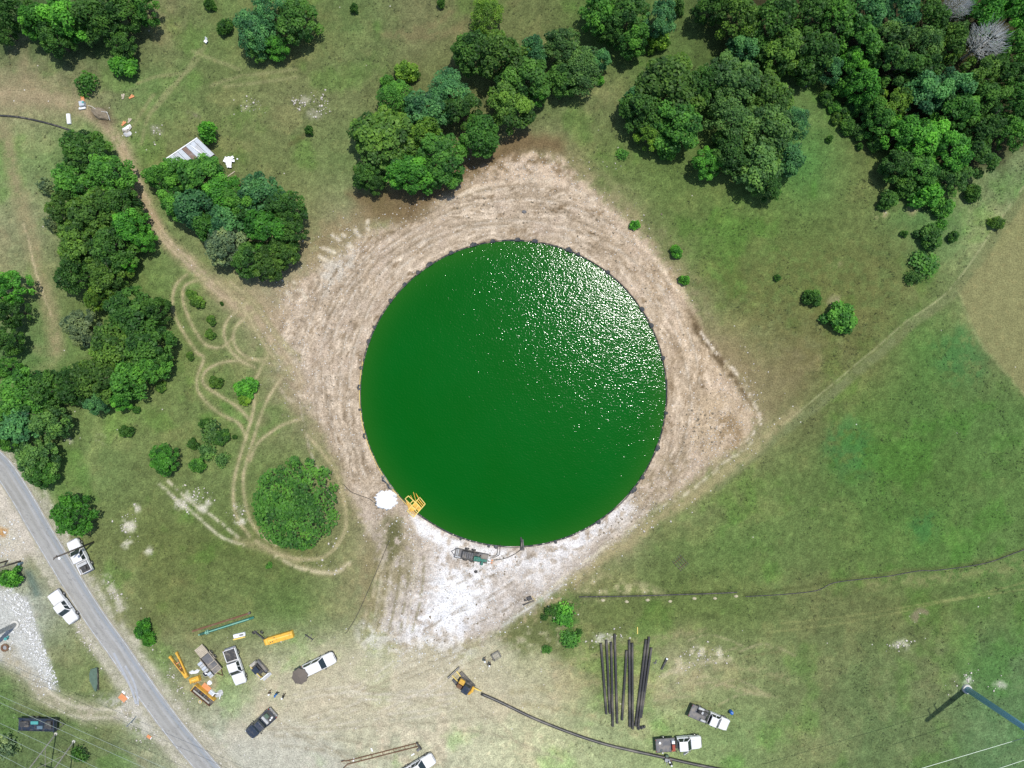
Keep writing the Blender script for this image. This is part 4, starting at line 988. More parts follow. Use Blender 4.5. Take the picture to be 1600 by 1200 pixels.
# ------------------------------------------------------------------ vehicles
def vehicle(name, label, cat, px, py, dx, dy, L, W, paint, kind, zmid=.8):
    """px,py: where the middle of the vehicle shows; dx,dy: heading in the photo."""
    z0 = G(px, py).z; p = P(px, py, z0 + zmid)
    t = thing(name, label, cat, (p.x, p.y, z0), hdir(dx, dy))
    hw = W / 2; xf = L / 2; xr = -L / 2
    suv = kind == 'suv'; truck = kind == 'flatbed'
    cowl = L * (.20 if not truck else .27); cabr = {'suv': -L * .42, 'pickup': -L * .13, 'crew': -L * .17, 'flatbed': -L * .03}[kind]
    belt = 1.12 if not truck else 1.22; roof = 1.86 if not truck else 2.0
    def sec(x, w, zb, zt, r=.10):
        a = w * hw
        q = [(a * .86, zb), (a, zb + .12), (a, zt - r * 2), (a * .965, zt - r), (a * .87, zt)]
        return [(x, y, z) for y, z in q] + [(x, -y, z) for y, z in reversed(q)]
    bx = xr if suv else cabr
    st = [sec(xf + .06, .58, .46, .78), sec(xf - .03, .78, .42, .90), sec(xf - .16, .90, .38, .99), sec(xf - .42, .965, .36, belt - .09), sec(xf - .8, .985, .36, belt - .05), sec(cowl + .12, 1, .36, belt - .02), (sec(cowl - .05, 1, .34, belt)), sec((cowl + bx) / 2, 1, .34, belt), sec(bx + .25, 1, .36, belt)]
    st.append(sec(bx, .97 if suv else 1, .40, belt - (.04 if suv else 0)))
    MB().loft(st).build('body', paint, t, smooth=False)
    # greenhouse
    ws = cowl - .72; rr_ = bx + (.45 if suv else .14)
    def gh(x, w, z): return [(x, w, z), (x, -w, z)]
    b0 = hw * .93; b1 = hw * .76
    c = [(cowl + .02, b0, belt - .01), (cowl + .02, -b0, belt - .01), (bx + .06, -b0, belt - .01), (bx + .06, b0, belt - .01)]
    m_ = [(ws, b1, roof - .05), (ws, -b1, roof - .05), (rr_, -b1, roof - .05), (rr_, b1, roof - .05)]
    e = [(ws - .10, b1 * .93, roof), (ws - .10, -b1 * .93, roof), (rr_ + .08, -b1 * .93, roof), (rr_ + .08, b1 * .93, roof)]
    MB().loft([c, m_, e]).build('cab', paint, t, bevel=.05)
    def pane(nm, q, push):
        q = [Vector(x) for x in q]; n = (q[1] - q[0]).cross(q[3] - q[0]).normalized(); n = n if n.dot(Vector(push)) > 0 else -n
        cc = sum(q, Vector()) / 4; q = [cc + (x - cc) * .90 for x in q]
        MB().loft([[x + n * .004 for x in q], [x + n * .016 for x in q]]).build(nm, M['glass'], t)
    pane('windshield', [c[0], c[1], m_[1], m_[0]], (1, 0, 1))
    pane('rear_window', [c[3], c[2], m_[2], m_[3]], (-1, 0, 1))
    def lerp(a, b, f): return tuple(a[i] + (b[i] - a[i]) * f for i in range(3))
    cuts = [(0.04, .48), (.52, .96)] if kind in ('crew', 'suv', 'pickup', 'flatbed') else [(0.04, .9)]
    for s, (a, b, d, f) in ((1, (c[0], c[3], m_[3], m_[0])), (-1, (c[1], c[2], m_[2], m_[1]))):
        for f0, f1 in cuts: pane('side_window', [lerp(a, b, f0), lerp(a, b, f1), lerp(f, d, f1), lerp(f, d, f0)], (0, s, .3))
    MB().loft([[(xf - .30, y * 1.02, z), (xf + .02, y * .86, z), (xf + .13, y * .5, z), (xf + .13, -y * .5, z), (xf + .02, -y * .86, z), (xf - .30, -y * 1.02, z)] for y, z in ((hw, .44), (hw, .68))]).build('bumper', M['dark' if suv else 'chrome'], t, bevel=.02)
    MB().box(xf - .02, 0, .80, .08, W * .45, .2).build('grille', M['dark'], t)
    for s in (1, -1):
        MB().box(xf - .12, s * hw * .70, .85, .16, .34, .16, -s * .35).build('headlight', M['lamp'], t, bevel=.02)
        MB().box(xr + .02, s * hw * .88, .95, .07, .14, .32).build('taillight', M['redlamp'], t)
        MB().box(cowl - .32, s * (hw + .12), belt + .06, .12, .24, .2).build('mirror', M['dark'], t, bevel=.02)
    for s in (1, -1): MB().bar((cowl + .1, s * hw * .52, belt + .004), (xf - .5, s * hw * .40, belt - .075), .035, .012).build('hood_crease', M['ltgrey'] if paint is M['white'] else M['dark'], t)
    for s in (1, -1):
        for fx in (.33, .66): MB().box(cowl + (bx - cowl) * fx, s * (hw + .002), .75, .02, .012, .62).build('door_seam', M['dark'], t)
        MB().box(cowl + (bx - cowl) * .5, s * (hw + .015), .95, .16, .03, .035).build('door_handle', M['dark'], t)
    if kind in ('pickup', 'crew'):
        b = MB(); mid = (cabr + xr) / 2; bl = cabr - xr
        b.box(mid, 0, .66, bl, W * .97, .12)
        for s in (1, -1): b.box(mid, s * (hw - .06), .88, bl - .02, .12, .46)
        b.box(xr + .05, 0, .88, .09, W * .97 - .24, .46); b.box(cabr - .06, 0, .88, .08, W * .97 - .24, .46)
        b.build('bed', paint, t)
        MB().box(mid, 0, .735, bl - .22, W * .97 - .30, .02).build('bed_liner', M['dark'], t)
        MB().box(xr - .06, 0, .5, .18, W * .9, .2).build('rear_bumper', M['chrome'], t, bevel=.02)
    elif truck:
        mid = (cabr - .35 + xr) / 2; bl = cabr - .35 - xr
        MB().box(mid, 0, 1.02, bl, W * 1.08, .10).build('flat_deck', M['deck'], t, bevel=.01)
        r_ = MB()
        for s in (1, -1): r_.box(mid, s * W * .54, 1.02, bl + .02, .06, .16)
        r_.box(xr - .03, 0, .98, .08, W * 1.1, .22); r_.build('deck_rail', M['dark'], t)
        f = MB(); f.box((cabr + xr) / 2, .42, .72, bl + .5, .12, .2); f.box((cabr + xr) / 2, -.42, .72, bl + .5, .12, .2); f.build('chassis', M['dark'], t)
        hb = MB(); hb.box(cabr - .30, 0, 1.78, .07, W * .98, .07)
        for s in (-1, -.33, .33, 1): hb.box(cabr - .30, s * W * .46, 1.42, .06, .06, .68)
        hb.build('headache_rack', M['dark'], t)
    else:
        MB().box(xr - .03, 0, .55, .16, W * .92, .24).build('rear_bumper', M['chrome'], t, bevel=.02)
    for x in (xf - .92, xr + (1.05 if not truck else 1.35)):
        for s in (1, -1):
            wd = .25 if not (truck and x < 0) else .44
            wh = MB().tube([(0, -wd / 2, 0), (0, -wd / 2 + .03, 0), (0, wd / 2 - .03, 0), (0, wd / 2, 0)], [.33, .39, .39, .33], 14).build('wheel', M['tyre'], t, loc=(x, s * (hw - wd / 2 + .05), .39))
            MB().cyl((0, s * (wd / 2 - .04), 0), (0, s * (wd / 2 + .012), 0), .21, .19, 10).build('rim', M['rim'], wh)
    return t, dict(cabr=cabr, xr=xr, xf=xf, hw=hw, belt=belt, roof=roof, cowl=cowl)

v1, q = vehicle('pickup_truck', 'white pickup with a tool-filled dark bed on the road edge under the glossy round tree', 'pickup truck', 124.5, 869, -11.5, -23, 5.7, 2.05, M['white'], 'crew')
MB().box(q['cabr'] - .42, 0, 1.0, .5, 1.6, .5).build('toolbox', M['ltgrey'], v1, bevel=.03)
tag(MB().box(0, 0, .18, .8, .6, .36).box(.6, .3, .12, .35, .4, .24).build('crate', M['dark'], None, bevel=.02, loc=v1.matrix_basis @ Vector((-2.0, .1, .745))), 'dark crate in the bed of the white pickup on the road edge', 'crate')
v2, q = vehicle('pickup_truck', 'white crew cab pickup with covered bed parked on the left verge of the road', 'pickup truck', 99.5, 948.5, 15.5, 22, 5.8, 2.0, M['white'], 'crew')
MB().box((q['cabr'] + q['xr']) / 2, 0, 1.13, q['cabr'] - q['xr'] - .1, 1.8, .07).build('bed_cover', M['white'], v2, bevel=.02)
v3, q = vehicle('pickup_truck', 'white pickup with a black bed cover beside the crate trailer', 'pickup truck', 367.5, 1041, 8, 23.5, 6.0, 2.05, M['white'], 'crew')
MB().box((q['cabr'] + q['xr']) / 2, 0, 1.13, q['cabr'] - q['xr'] - .2, 1.78, .06).build('bed_cover', M['dark'], v3, bevel=.02)
v4, q = vehicle('suv', 'white estate car with its rear open next to the brown parasol', 'car', 499, 1037.5, 24, -11.5, 5.4, 2.05, M['white'], 'suv')
MB().box(q['xr'] + .1, 0, 2.02, .9, 1.5, .05, 0, -.12).build('tailgate', M['white'], v4, bevel=.01)
v5, q = vehicle('pickup_truck', 'black pickup with a loaded bed parked alone in the lower left yard', 'pickup truck', 407.5, 1131, -17.5, 16, 5.3, 2.05, M['black_paint'], 'pickup')
for nm, lb, (x, y, sx, sy, sz), mm in (('toolbox', 'pale grey toolbox across the bed of the black pickup', (-1.05, 0, .42, 1.55, .42), 'ltgrey'), ('cooler', 'green grey cooler in the bed of the black pickup', (-1.65, -.3, .6, .8, .3), 'dull_green'), ('bucket', 'white bucket at the tailgate corner of the black pickup bed', (-2.1, .45, .3, .3, .3), 'sheet'), ('canister', 'small white canister in the middle of the black pickup bed', (-1.7, .55, .26, .26, .34), 'sheet')):
    tag(MB().box(0, 0, sz / 2, sx, sy, sz, 0, 0, .95, .95).build(nm, M[mm], None, bevel=.03, loc=v5.matrix_basis @ Vector((x, y, .745))), lb, nm).rotation_euler = v5.rotation_euler
v6, q = vehicle('pickup_truck', 'white pickup cut by the bottom edge below the rusty pipe rack', 'pickup truck', 654, 1198, 22, -13, 5.6, 2.0, M['white'], 'crew')
v7, q = vehicle('flatbed_truck', 'white flatbed truck with welding gear on deck next to the blue barrel', 'truck', 1108, 1121, 22.5, 9.5, 6.7, 1.95, M['white'], 'flatbed')
def on(v, x, y, z): return v.matrix_basis @ Vector((x, y, z))
def welder(v, x, y, label, c1, c2):
    t = thing('welding_machine', label, 'welder', on(v, x, y, 1.07), v.rotation_euler.z)
    MB().box(0, 0, .38, 1.15, .62, .62).build('housing', M[c1], t, bevel=.04)
    MB().cyl((.3, .1, .69), (.3, .1, .95), .05, n=8).build('exhaust', M[c2], t)
    MB().box(-.35, 0, .71, .3, .4, .06).build('control_panel', M['ltgrey'], t, bevel=.01); return t
welder(v7, -1.35, .55, 'dark welding machine on the deck of the flatbed next to the blue barrel', 'dark', 'rim')
def reel(v, x, y, label):
    t = thing('hose_reel', label, 'hose reel', on(v, x, y, 1.07), v.rotation_euler.z)
    for s in (-.2, .2): MB().cyl((0, s - .015, .42), (0, s + .015, .42), .40, n=16).build('flange', M['dark'], t)
    MB().cyl((0, -.17, .42), (0, .17, .42), .30, n=14).build('hose', M['hose'], t)
reel(v7, -2.05, .5, 'black hose reel at the tail of the flatbed next to the blue barrel')
for x, y, z, rr_, lb in ((-1.9, .92, 1.07, .22, 'grey gas bottle lying on the flatbed deck near the blue barrel'), (-.9, -.72, 1.07, .2, 'grey gas bottle on the near side of the flatbed by the blue barrel')):
    a = on(v7, x, y, z + rr_); t = thing('gas_bottle', lb, 'gas bottle', a, v7.rotation_euler.z)
    MB().tube([(-.5, 0, 0), (-.45, 0, 0), (.38, 0, 0), (.52, 0, 0)], [rr_ * .7, rr_, rr_, rr_ * .4], 10).build('cylinder_tank', M['ltgrey'], t, smooth=True); MB().cyl((.52, 0, 0), (.62, 0, 0), .05, n=6).build('valve', M['chrome'], t)
v8, q = vehicle('flatbed_truck', 'white flatbed truck with red tool chest behind its cab by the long black pipe', 'truck', 1060, 1161.5, 27, -2, 7.4, 2.05, M['white'], 'flatbed')
tag(MB().box(0, 0, .27, .42, 1.0, .54).box(0, 0, .57, .46, 1.04, .06).build('tool_chest', M['red'], None, bevel=.02, loc=on(v8, -.95, -.25, 1.075)), 'red tool chest on the flatbed deck behind the cab', 'tool chest').rotation_euler = v8.rotation_euler
tag(MB().box(0, 0, .25, .45, .42, .5).box(0, 0, .53, .48, .45, .06).build('cooler', M['sheet'], None, bevel=.02, loc=on(v8, -.95, .62, 1.075)), 'white cooler box beside the red tool chest', 'cooler').rotation_euler = v8.rotation_euler
tag(MB().cyl((0, 0, 0), (0, 0, .3), .16, .19, 12).build('bucket', M['sheet'], None, loc=on(v8, -3.1, .55, 1.075)), 'small white bucket on the tail of the flatbed by the long pipe', 'bucket')
tag(MB().box(0, 0, .12, .3, .25, .24).build('orange_box', M['orange'], None, bevel=.02, loc=on(v8, -1.1, -.86, 1.075)), 'orange box at the deck corner by the red tool chest', 'box')
dr = MB().box(-.45, 0, 0, .95, .07, .62).build('open_door', M['white'], v8, bevel=.02, loc=(q['cowl'] - .95 + .4, -q['hw'] - .25, 1.0)); dr.rotation_euler = (0, 0, .5)

def wheelset(t, x, y, r, wd, nm='wheel'):
    wh = MB().tube([(0, -wd / 2, 0), (0, -wd / 2 + .03, 0), (0, wd / 2 - .03, 0), (0, wd / 2, 0)], [r * .85, r, r, r * .85], 14).build(nm, M['tyre'], t, loc=(x, y, r))
    MB().cyl((0, -wd / 2 - .01, 0), (0, wd / 2 + .01, 0), r * .5, n=10).build('rim', M['rim'], wh); return wh
# dark trailer under the wires
t = thing('flatbed_trailer', 'long dark flatbed trailer parked below the power lines', 'trailer', G(65, 1127.5), hdir(1, .03))
MB().box(0, 0, .85, 6.2, 2.0, .16).build('frame', M['dark'], t)
for k in range(9): MB().box(-2.75 + .69 * k, 0, .955, .64, 1.86, .05).build('deck_plank', M['navy'], t)
for s in (1, -1):
    MB().box(0, s * .98, .98, 6.2, .07, .22).build('side_rail', M['navy'], t)
    for x in (-.5, -1.4): wheelset(t, x, s * .85, .38, .24)
MB().bar((3.1, .8, .8), (4.1, 0, .7), .1, .12).bar((3.1, -.8, .8), (4.1, 0, .7), .1, .12).build('tongue', M['dark'], t)
MB().box(3.0, 0, 1.25, .12, 1.9, .55).build('headboard', M['navy'], t)
for x, y, sx, sy, sz, lb, mm in ((2.0, .2, 1.0, 1.1, .5, 'dark steel box at the right end of the dark trailer', 'dark'), (.6, -.3, .9, .5, .35, 'blue grey box in the middle of the dark trailer', 'bluesteel'), (-.4, .35, 1.2, .5, .2, 'flat teal box in the middle of the dark trailer', 'teal'), (-2.0, .1, 1.4, .9, .25, 'low dark bundle at the left end of the dark trailer', 'dark')):
    tag(MB().box(0, 0, sz / 2, sx, sy, sz).build('steel_box', M[mm], None, bevel=.03, loc=on(t, x, y, .985)), lb, 'box')
# crate trailer
t = thing('utility_trailer', 'small utility trailer with pale ramp and wooden rails beside the white pickup', 'trailer', G(329, 1029), hdir(19, 23))
MB().box(.1, 0, .5, 4.6, 1.7, .1).build('frame', M['dark'], t)
MB().box(.7, 0, .56, 3.3, 1.56, .03).build('floor', M['deck'], t)
for k in range(7): MB().box(-2.62 + .24 * k, 0, .62 + .01 * (k % 2), .22, 1.62, .05).build('ramp_plank', M['wood'], t)
for s in (1, -1):
    MB().box(.6, s * .84, .8, 3.6, .07, .07).build('side_rail', M['wood' if s > 0 else 'dark'], t)
    for x in (-.6, .5, 1.6, 2.3): MB().box(x, s * .84, .66, .07, .07, .34).build('stake', M['dark'], t)
for x in (.55, 1.5, 2.35): MB().box(x, .15, .9, .1, 1.35, .06).build('cross_bar', M['wood'], t)
for x in (-.75, .1):
    wheelset(t, x, 1.02, .33, .2); wheelset(t, x, -1.02, .33, .2)
    for s in (1, -1): MB().tube([(x - .4, s * 1.02, .4), (x - .28, s * 1.02, .66), (x, s * 1.02, .74), (x + .28, s * 1.02, .66), (x + .4, s * 1.02, .4)], .05, 6).build('mudguard', M['wood'], t)
MB().bar((2.4, .5, .45), (3.4, 0, .42), .08, .08).bar((2.4, -.5, .45), (3.4, 0, .42), .08, .08).build('tongue', M['rust'], t)
for (x, lb) in ((-.25, 'grey crate nearest the pale ramp of the small trailer'), (.75, 'grey crate in the middle beside the small trailer'), (2.0, 'grey crate nearest the tongue of the small trailer')):
    a = on(t, x, -1.5 if x < 2 else -1.35, 0); c_ = thing('grey_crate', lb, 'crate', a, t.rotation_euler.z, 'crates beside the small trailer')
    MB().box(0, 0, .3, .95, .8, .6).build('box', M['ltgrey'], c_, bevel=.03)
    MB().box(-.2, 0, .615, .45, .78, .03).build('lid', M['zinc'], c_, bevel=.01); MB().box(.05, .0, .63, .06, .84, .05).build('strap', M['dark'], c_)

# ------------------------------------------------------------------ machines
def track(t, x, y, L, W, Ht, m='dark'):
    n = 16; pts = []
    r = Ht / 2
    prof = [(x + L / 2 - r + r * math.sin(a), r - r * math.cos(a)) for a in np.linspace(0, math.pi, 7)] + [(x - L / 2 + r - r * math.sin(a), r + r * math.cos(a)) for a in np.linspace(0, math.pi, 7)]
    o = MB().loft([[(px_, y - W / 2, pz) for px_, pz in prof], [(px_, y + W / 2, pz) for px_, pz in prof]]).build('track', M['deck'], t)
    nn = int(L / .22)
    for k in range(nn): MB().box(x - L / 2 + r * .7 + (L - 1.4 * r) * k / (nn - 1), y, Ht + .012, .10, W * .96, .035).build('grouser', M[m], o)
    return o
t = thing('excavator', 'yellow and black tracked excavator with a dozer blade at the head of the long pipe', 'excavator', G(725, 1066), hdir(-19, -20))
track(t, 0, -.82, 3.3, .48, .66); track(t, 0, .82, 3.3, .48, .66)
MB().box(0, 0, .45, 1.6, 1.2, .4).build('undercarriage', M['dark'], t, bevel=.04)
bl = MB(); bl.loft([[(2.42, y, .05), (2.52, y, .3), (2.40, y, .62), (2.30, y, .62), (2.36, y, .3), (2.30, y, .05)] for y in (-1.25, 1.25)]); bl.build('dozer_blade', M['deck'], t)
MB().box(2.5, 0, .645, .08, 2.5, .05).build('blade_edge', M['palewood'], t)
MB().bar((1.0, .45, .5), (2.35, .5, .35), .14, .16).bar((1.0, -.45, .5), (2.35, -.5, .35), .14, .16).build('blade_arm', M['pale_yellow'], t)
hs = empty('house', (0, 0, .75)); hs.parent = t; hs.rotation_euler = (0, 0, .25)
MB().box(-.25, .0, .18, 2.5, 1.65, .3, 0, 0, .96, .96).build('deck', M['dark'], hs, bevel=.05)
MB().loft([[(x, y, z) for y, z in ((-.1, .3), (-.78, .3), (-.8, .75), (-.66, .98), (-.14, 1.0))] for x in (1.0, .95, .1)]).build('engine_hood', M['yellow'], hs, bevel=.03)
MB().box(.55, .4, .58, .85, .62, .5).build('tank', M['rust'], hs, bevel=.05)
MB().tube([(1.05, -.85, .32), (.4, -.98, .34), (-.6, -.98, .34), (-1.45, -.8, .34)], .07, 6).build('guard_rail', M['dark'], hs)
for k in range(4): MB().box(.2 + .2 * k, -.44, 1.0, .05, .5, .02).build('hood_louvre', M['dark'], hs)
MB().box(-.55, .1, 1.35, 1.15, 1.25, .08).build('cab_roof', M['navy'], hs, bevel=.03)
MB().box(-.55, .1, .8, 1.1, 1.2, 1.0, 0, 0, .92, .92).build('cab', M['glass'], hs, bevel=.03)
MB().tube([(-1.5, -.7, .5), (-1.62, 0, .5), (-1.4, .75, .5)], [.2, .26, .2], 8).build('counterweight', M['yellow'], hs)
MB().bar((-.4, -.95, .5), (-1.7, -.8, .75), .22, .26).bar((-1.6, -.8, .75), (-2.45, -1.05, .55), .16, .2).build('boom', M['pale_yellow'], t)
MB().cyl((-.5, -1.0, .78), (-1.5, -.85, .95), .05, n=8).build('hydraulic_ram', M['chrome'], t)
MB().tube([(-2.4, -1.02, .6), (-2.7, -1.15, .5), (-2.9, -1.2, .3)], .07, 6).build('grab', M['pale_yellow'], t)

t = thing('compact_loader', 'small tracked loader with pale front bucket between the white pickup and the parasol', 'loader', G(407, 1044), hdir(17, 20))
track(t, -.1, -.72, 2.6, .36, .55); track(t, -.1, .72, 2.6, .36, .55)
MB().box(-.2, 0, .55, 1.9, 1.0, .5, 0, 0, .95, .9).build('chassis', M['dark'], t, bevel=.05)
MB().box(-.35, -.12, 1.35, 1.05, .95, .07).build('canopy', M['navy'], t, bevel=.03)
for x, y in ((.1, .3), (.1, -.55), (-.85, .3), (-.85, -.55)): MB().box(x, y, .98, .07, .07, .72).build('canopy_post', M['dark'], t)
for s in (1, -1):
    MB().bar((-1.35, s * .50, 1.05), (1.05, s * .50, .72), .09, .18).bar((1.0, s * .50, .75), (1.35, s * .50, .3), .09, .14).build('lift_arm', M['pale_yellow' if s < 0 else 'dark'], t)
    MB().box(-.1, s * .74, .62, 2.3, .40, .06).build('mudguard', M['palewood' if s < 0 else 'deck'], t, bevel=.02)
MB().box(-1.35, 0, .8, .5, 1.2, .55).build('engine_cover', M['palewood'], t, bevel=.05)
MB().loft([[(x, y, z) for x, z in ((1.35, .06), (1.95, .05), (1.97, .10), (1.5, .16), (1.45, .62), (1.32, .66))] for y in (-.85, .85)]).build('bucket', M['ltgrey'], t)
MB().box(1.4, 0, .67, .12, 1.7, .05).build('bucket_lip', M['sheet'], t)

# yellow boom, bucket and skid laid out beside the road
t = thing('steel_boom', 'yellow two-armed steel boom lying in the grass beside the road', 'boom', G(283, 1039), hdir(11, 18))
for s in (1, -1):
    MB().bar((-2.0, s * .62, .35), (1.6, s * .18, .35), .26, .34).build('arm', M['yellow'], t, bevel=.02)
    MB().cyl((-2.05, s * .62 - .16, .35), (-2.05, s * .62 + .16, .35), .22, n=10).build('pivot', M['yellow'], t)
    MB().cyl((-1.2, s * .42, .55), (.9, s * .16, .55), .07, n=8).build('hydraulic_ram', M['rust'], t)
for x in (-.6, .3): MB().bar((x, -.45, .4), (x, .45, .4), .16, .2).build('cross_brace', M['orange'], t)
MB().box(1.75, 0, .35, .5, .62, .42).cyl((2.05, -.3, .35), (2.05, .3, .35), .2, n=10).build('knuckle', M['yellow'], t, bevel=.02)
t = thing('digger_bucket', 'yellow digging bucket lying below the two-armed yellow boom', 'bucket', G(307, 1059.5), hdir(18, -6))
prof = [(.45 * math.cos(a), .45 + .45 * math.sin(a)) for a in np.linspace(math.radians(-80), math.radians(150), 9)]
shell = [[(-.75 + 0, x, z) for x, z in prof] + [(-.75, x * .88, .45 + (z - .45) * .88) for x, z in reversed(prof)], [(.75, x, z) for x, z in prof] + [(.75, x * .88, .45 + (z - .45) * .88) for x, z in reversed(prof)]]
MB().loft(shell).build('shell', M['yellow'], t)
for s in (-1, 1): MB().prism([(0, 0)] * 0 or [(s * .75 - .03, -.42), (s * .75 + .03, -.42), (s * .75 + .03, .42), (s * .75 - .03, .42)], .05, .85).build('side_plate', M['yellow'], t)
for k in range(5): MB().box(-.6 + .3 * k, -.1 - .42, .06, .1, .3, .08).build('tooth', M['orange'], t)
MB().cyl((-.4, .1, .95), (.4, .1, .95), .1, n=8).build('pin', M['pale_yellow'], t)
t = thing('steel_skid', 'long dark open steel skid with a yellow side rail by the road verge', 'skid', G(319.5, 1084), hdir(29, 24))
MB().box(0, 0, .22, 4.0, 1.25, .1).build('floor', M['dark'], t)
for y, m_, h_ in ((.64, 'yellow', .9), (-.64, 'rust', .7)): MB().box(0, y, h_ / 2, 4.05, .09, h_).build('side', M[m_], t, bevel=.01)
for x in (-2.02, 2.0): MB().box(x, 0, .4, .09, 1.18, .75).build('end_plate', M['yellow' if x < 0 else 'dark'], t, bevel=.01)
for k in range(6): MB().cyl((-1.6 + .62 * k, -.58, .42), (-1.6 + .62 * k, .58, .42), .11, n=8).build('roller', M['deck' if k % 2 else 'rust'], t)
MB().cyl((-1.7, -.3, .62), (1.6, -.28, .62), .13, n=8).build('shaft', M['palewood'], t)

t = thing('steel_box', 'long bright yellow steel box with a ridge lying on the grass', 'steel box', G(438.5, 994.5), hdir(46, -13.5))
MB().box(.15, 0, .45, 4.3, 1.15, .8).build('shell', M['yellow'], t, bevel=.06)
MB().cyl((-2.2, -.48, .5), (-2.2, .48, .5), .42, n=12).build('rounded_end', M['yellow'], t)
MB().box(.2, .1, .87, 4.0, .14, .06).build('ridge', M['pale_yellow'], t)
for x, y in ((-1.5, -.25), (-1.15, -.2), (-.4, .1), (-.7, .35)): MB().cyl((x, y, .84), (x, y, .865), .09, n=10).build('port', M['dark'], t)
MB().box(1.2, .15, .865, 1.1, .12, .04).build('slot', M['orange'], t)
MB().cyl((0, -.62, .4), (.0, -.82, .42), .07, n=8).build('handle', M['sheet'], t)

t = thing('hitch_frame', 'black steel hitch frame with two wheels left of the long yellow box', 'hitch', G(407, 993), hdir(20, 18))
MB().bar((-1.3, 0, .3), (1.3, .15, .3), .2, .2).bar((.9, -.35, .3), (1.0, .7, .3), .14, .14).bar((-1.0, -.3, .3), (-.9, .5, .3), .14, .14).build('frame', M['dark'], t)
wheelset(t, -.2, .72, .33, .22); wheelset(t, -1.15, -.3, .28, .2)
MB().cyl((1.2, .1, .1), (1.2, .1, .8), .06, n=6).build('jack', M['dark'], t)
t = thing('steel_rack', 'small black cross-shaped steel rack right of the long yellow box', 'rack', G(483.5, 994.5), hdir(14, 9))
MB().bar((-.8, 0, .3), (.8, 0, .3), .14, .14).build('main_bar', M['dark'], t)
for x, l_ in ((-.55, .5), (.1, .6), (.7, .4)): MB().bar((x, -l_, .3), (x + .1, l_, .3), .08, .08).build('cross_bar', M['dark'], t)
for x, y in ((-.55, -.5), (.1, .55), (.7, -.4)): MB().box(x, y, .15, .1, .1, .3).build('foot', M['dark'], t)
t = thing('boxed_unit', 'white boxed unit lying on the grass left of the long yellow box', 'panel', G(375, 991.5), hdir(17, -4))
MB().box(0, 0, .2, 1.9, .6, .4).build('panel', M['sheet'], t, bevel=.02); MB().box(.4, .0, .41, .7, .3, .04).build('vent', M['dark'], t)
for k in range(5): MB().box(.13 + .14 * k, 0, .435, .05, .28, .02).build('vent_slat', M['ltgrey'], t)
tag(MB().box(0, 0, .06, 2.0, .22, .12).build('plank', M['pale_yellow'], None, bevel=.01, loc=G(374, 997)), 'pale yellow plank lying beside the white boxed unit', 'plank').rotation_euler = (0, 0, hdir(17, -4))
t = thing('green_pipe', 'long green steel pipe with a pale flange above the crate trailer', 'pipe', G(356, 977), hdir(82, -26))
MB().cyl((-4.6, 0, .26), (4.6, 0, .26), .22, n=12).build('pipe', M['green'], t, smooth=True); MB().box(0, .03, .49, 7.6, .12, .03).build('stripe', M['ltgreen'], t)
for x in (-3.5, -3.2): MB().cyl((x - .07, 0, .3), (x + .07, 0, .3), .36, n=12).build('flange', M['ltgreen'], t)
MB().cyl((-4.7, 0, .3), (-4.9, 0, .3), .12, n=8).build('nozzle', M['ltgreen'], t)
t = thing('steel_beam', 'long rusty brown beam lying above the green pipe', 'beam', G(346.5, 971.5), hdir(98, -31))
MB().box(0, 0, .02, 10.0, .26, .04).box(0, 0, .3, 10.0, .26, .04).box(0, 0, .16, 10, .06, .24).build('beam', M['rust'], t)
MB().box(4.9, .05, .2, .3, .4, .38).build('end_plate', M['dark'], t)

# ------------------------------------------------------------------ parasol, people, small gear in the yard
t = thing('parasol', 'brown octagonal parasol standing behind the open white estate car', 'parasol', P(472, 1052, 0))
c = P(468, 1057.5, 2.35); t.location = (c.x, c.y, 0)
MB().cyl((0, 0, 0), (0, 0, 2.62), .03, n=8).build('pole', M['grey'], t); MB().cyl((0, 0, 0), (0, 0, .12), .3, .26, 14).build('base', M['dark'], t)
n = 8; r_ = 1.36
for k in range(n):
    a0, a1 = 2 * math.pi * (k + .25) / n, 2 * math.pi * (k + 1.25) / n
    p0, p1 = (r_ * math.cos(a0), r_ * math.sin(a0), 2.22), (r_ * math.cos(a1), r_ * math.sin(a1), 2.22)
    cn = MB(); cn.add([(0, 0, 2.66), p0, ((p0[0] + p1[0]) * .47, (p0[1] + p1[1]) * .47, 2.245), p1, (p0[0], p0[1], 2.1), ((p0[0] + p1[0]) * .47, (p0[1] + p1[1]) * .47, 2.12), (p1[0], p1[1], 2.1)], [(0, 1, 2), (0, 2, 3), (1, 4, 5, 2), (2, 5, 6, 3)])
    cn.build('canopy_panel', M['brown'], t); MB().bar((0, 0, 2.63), p0, .025, .02).build('rib', M['dark'], t)
MB().cyl((0, 0, 2.62), (0, 0, 2.74), .04, .02, 8).build('finial', M['dark'], t)

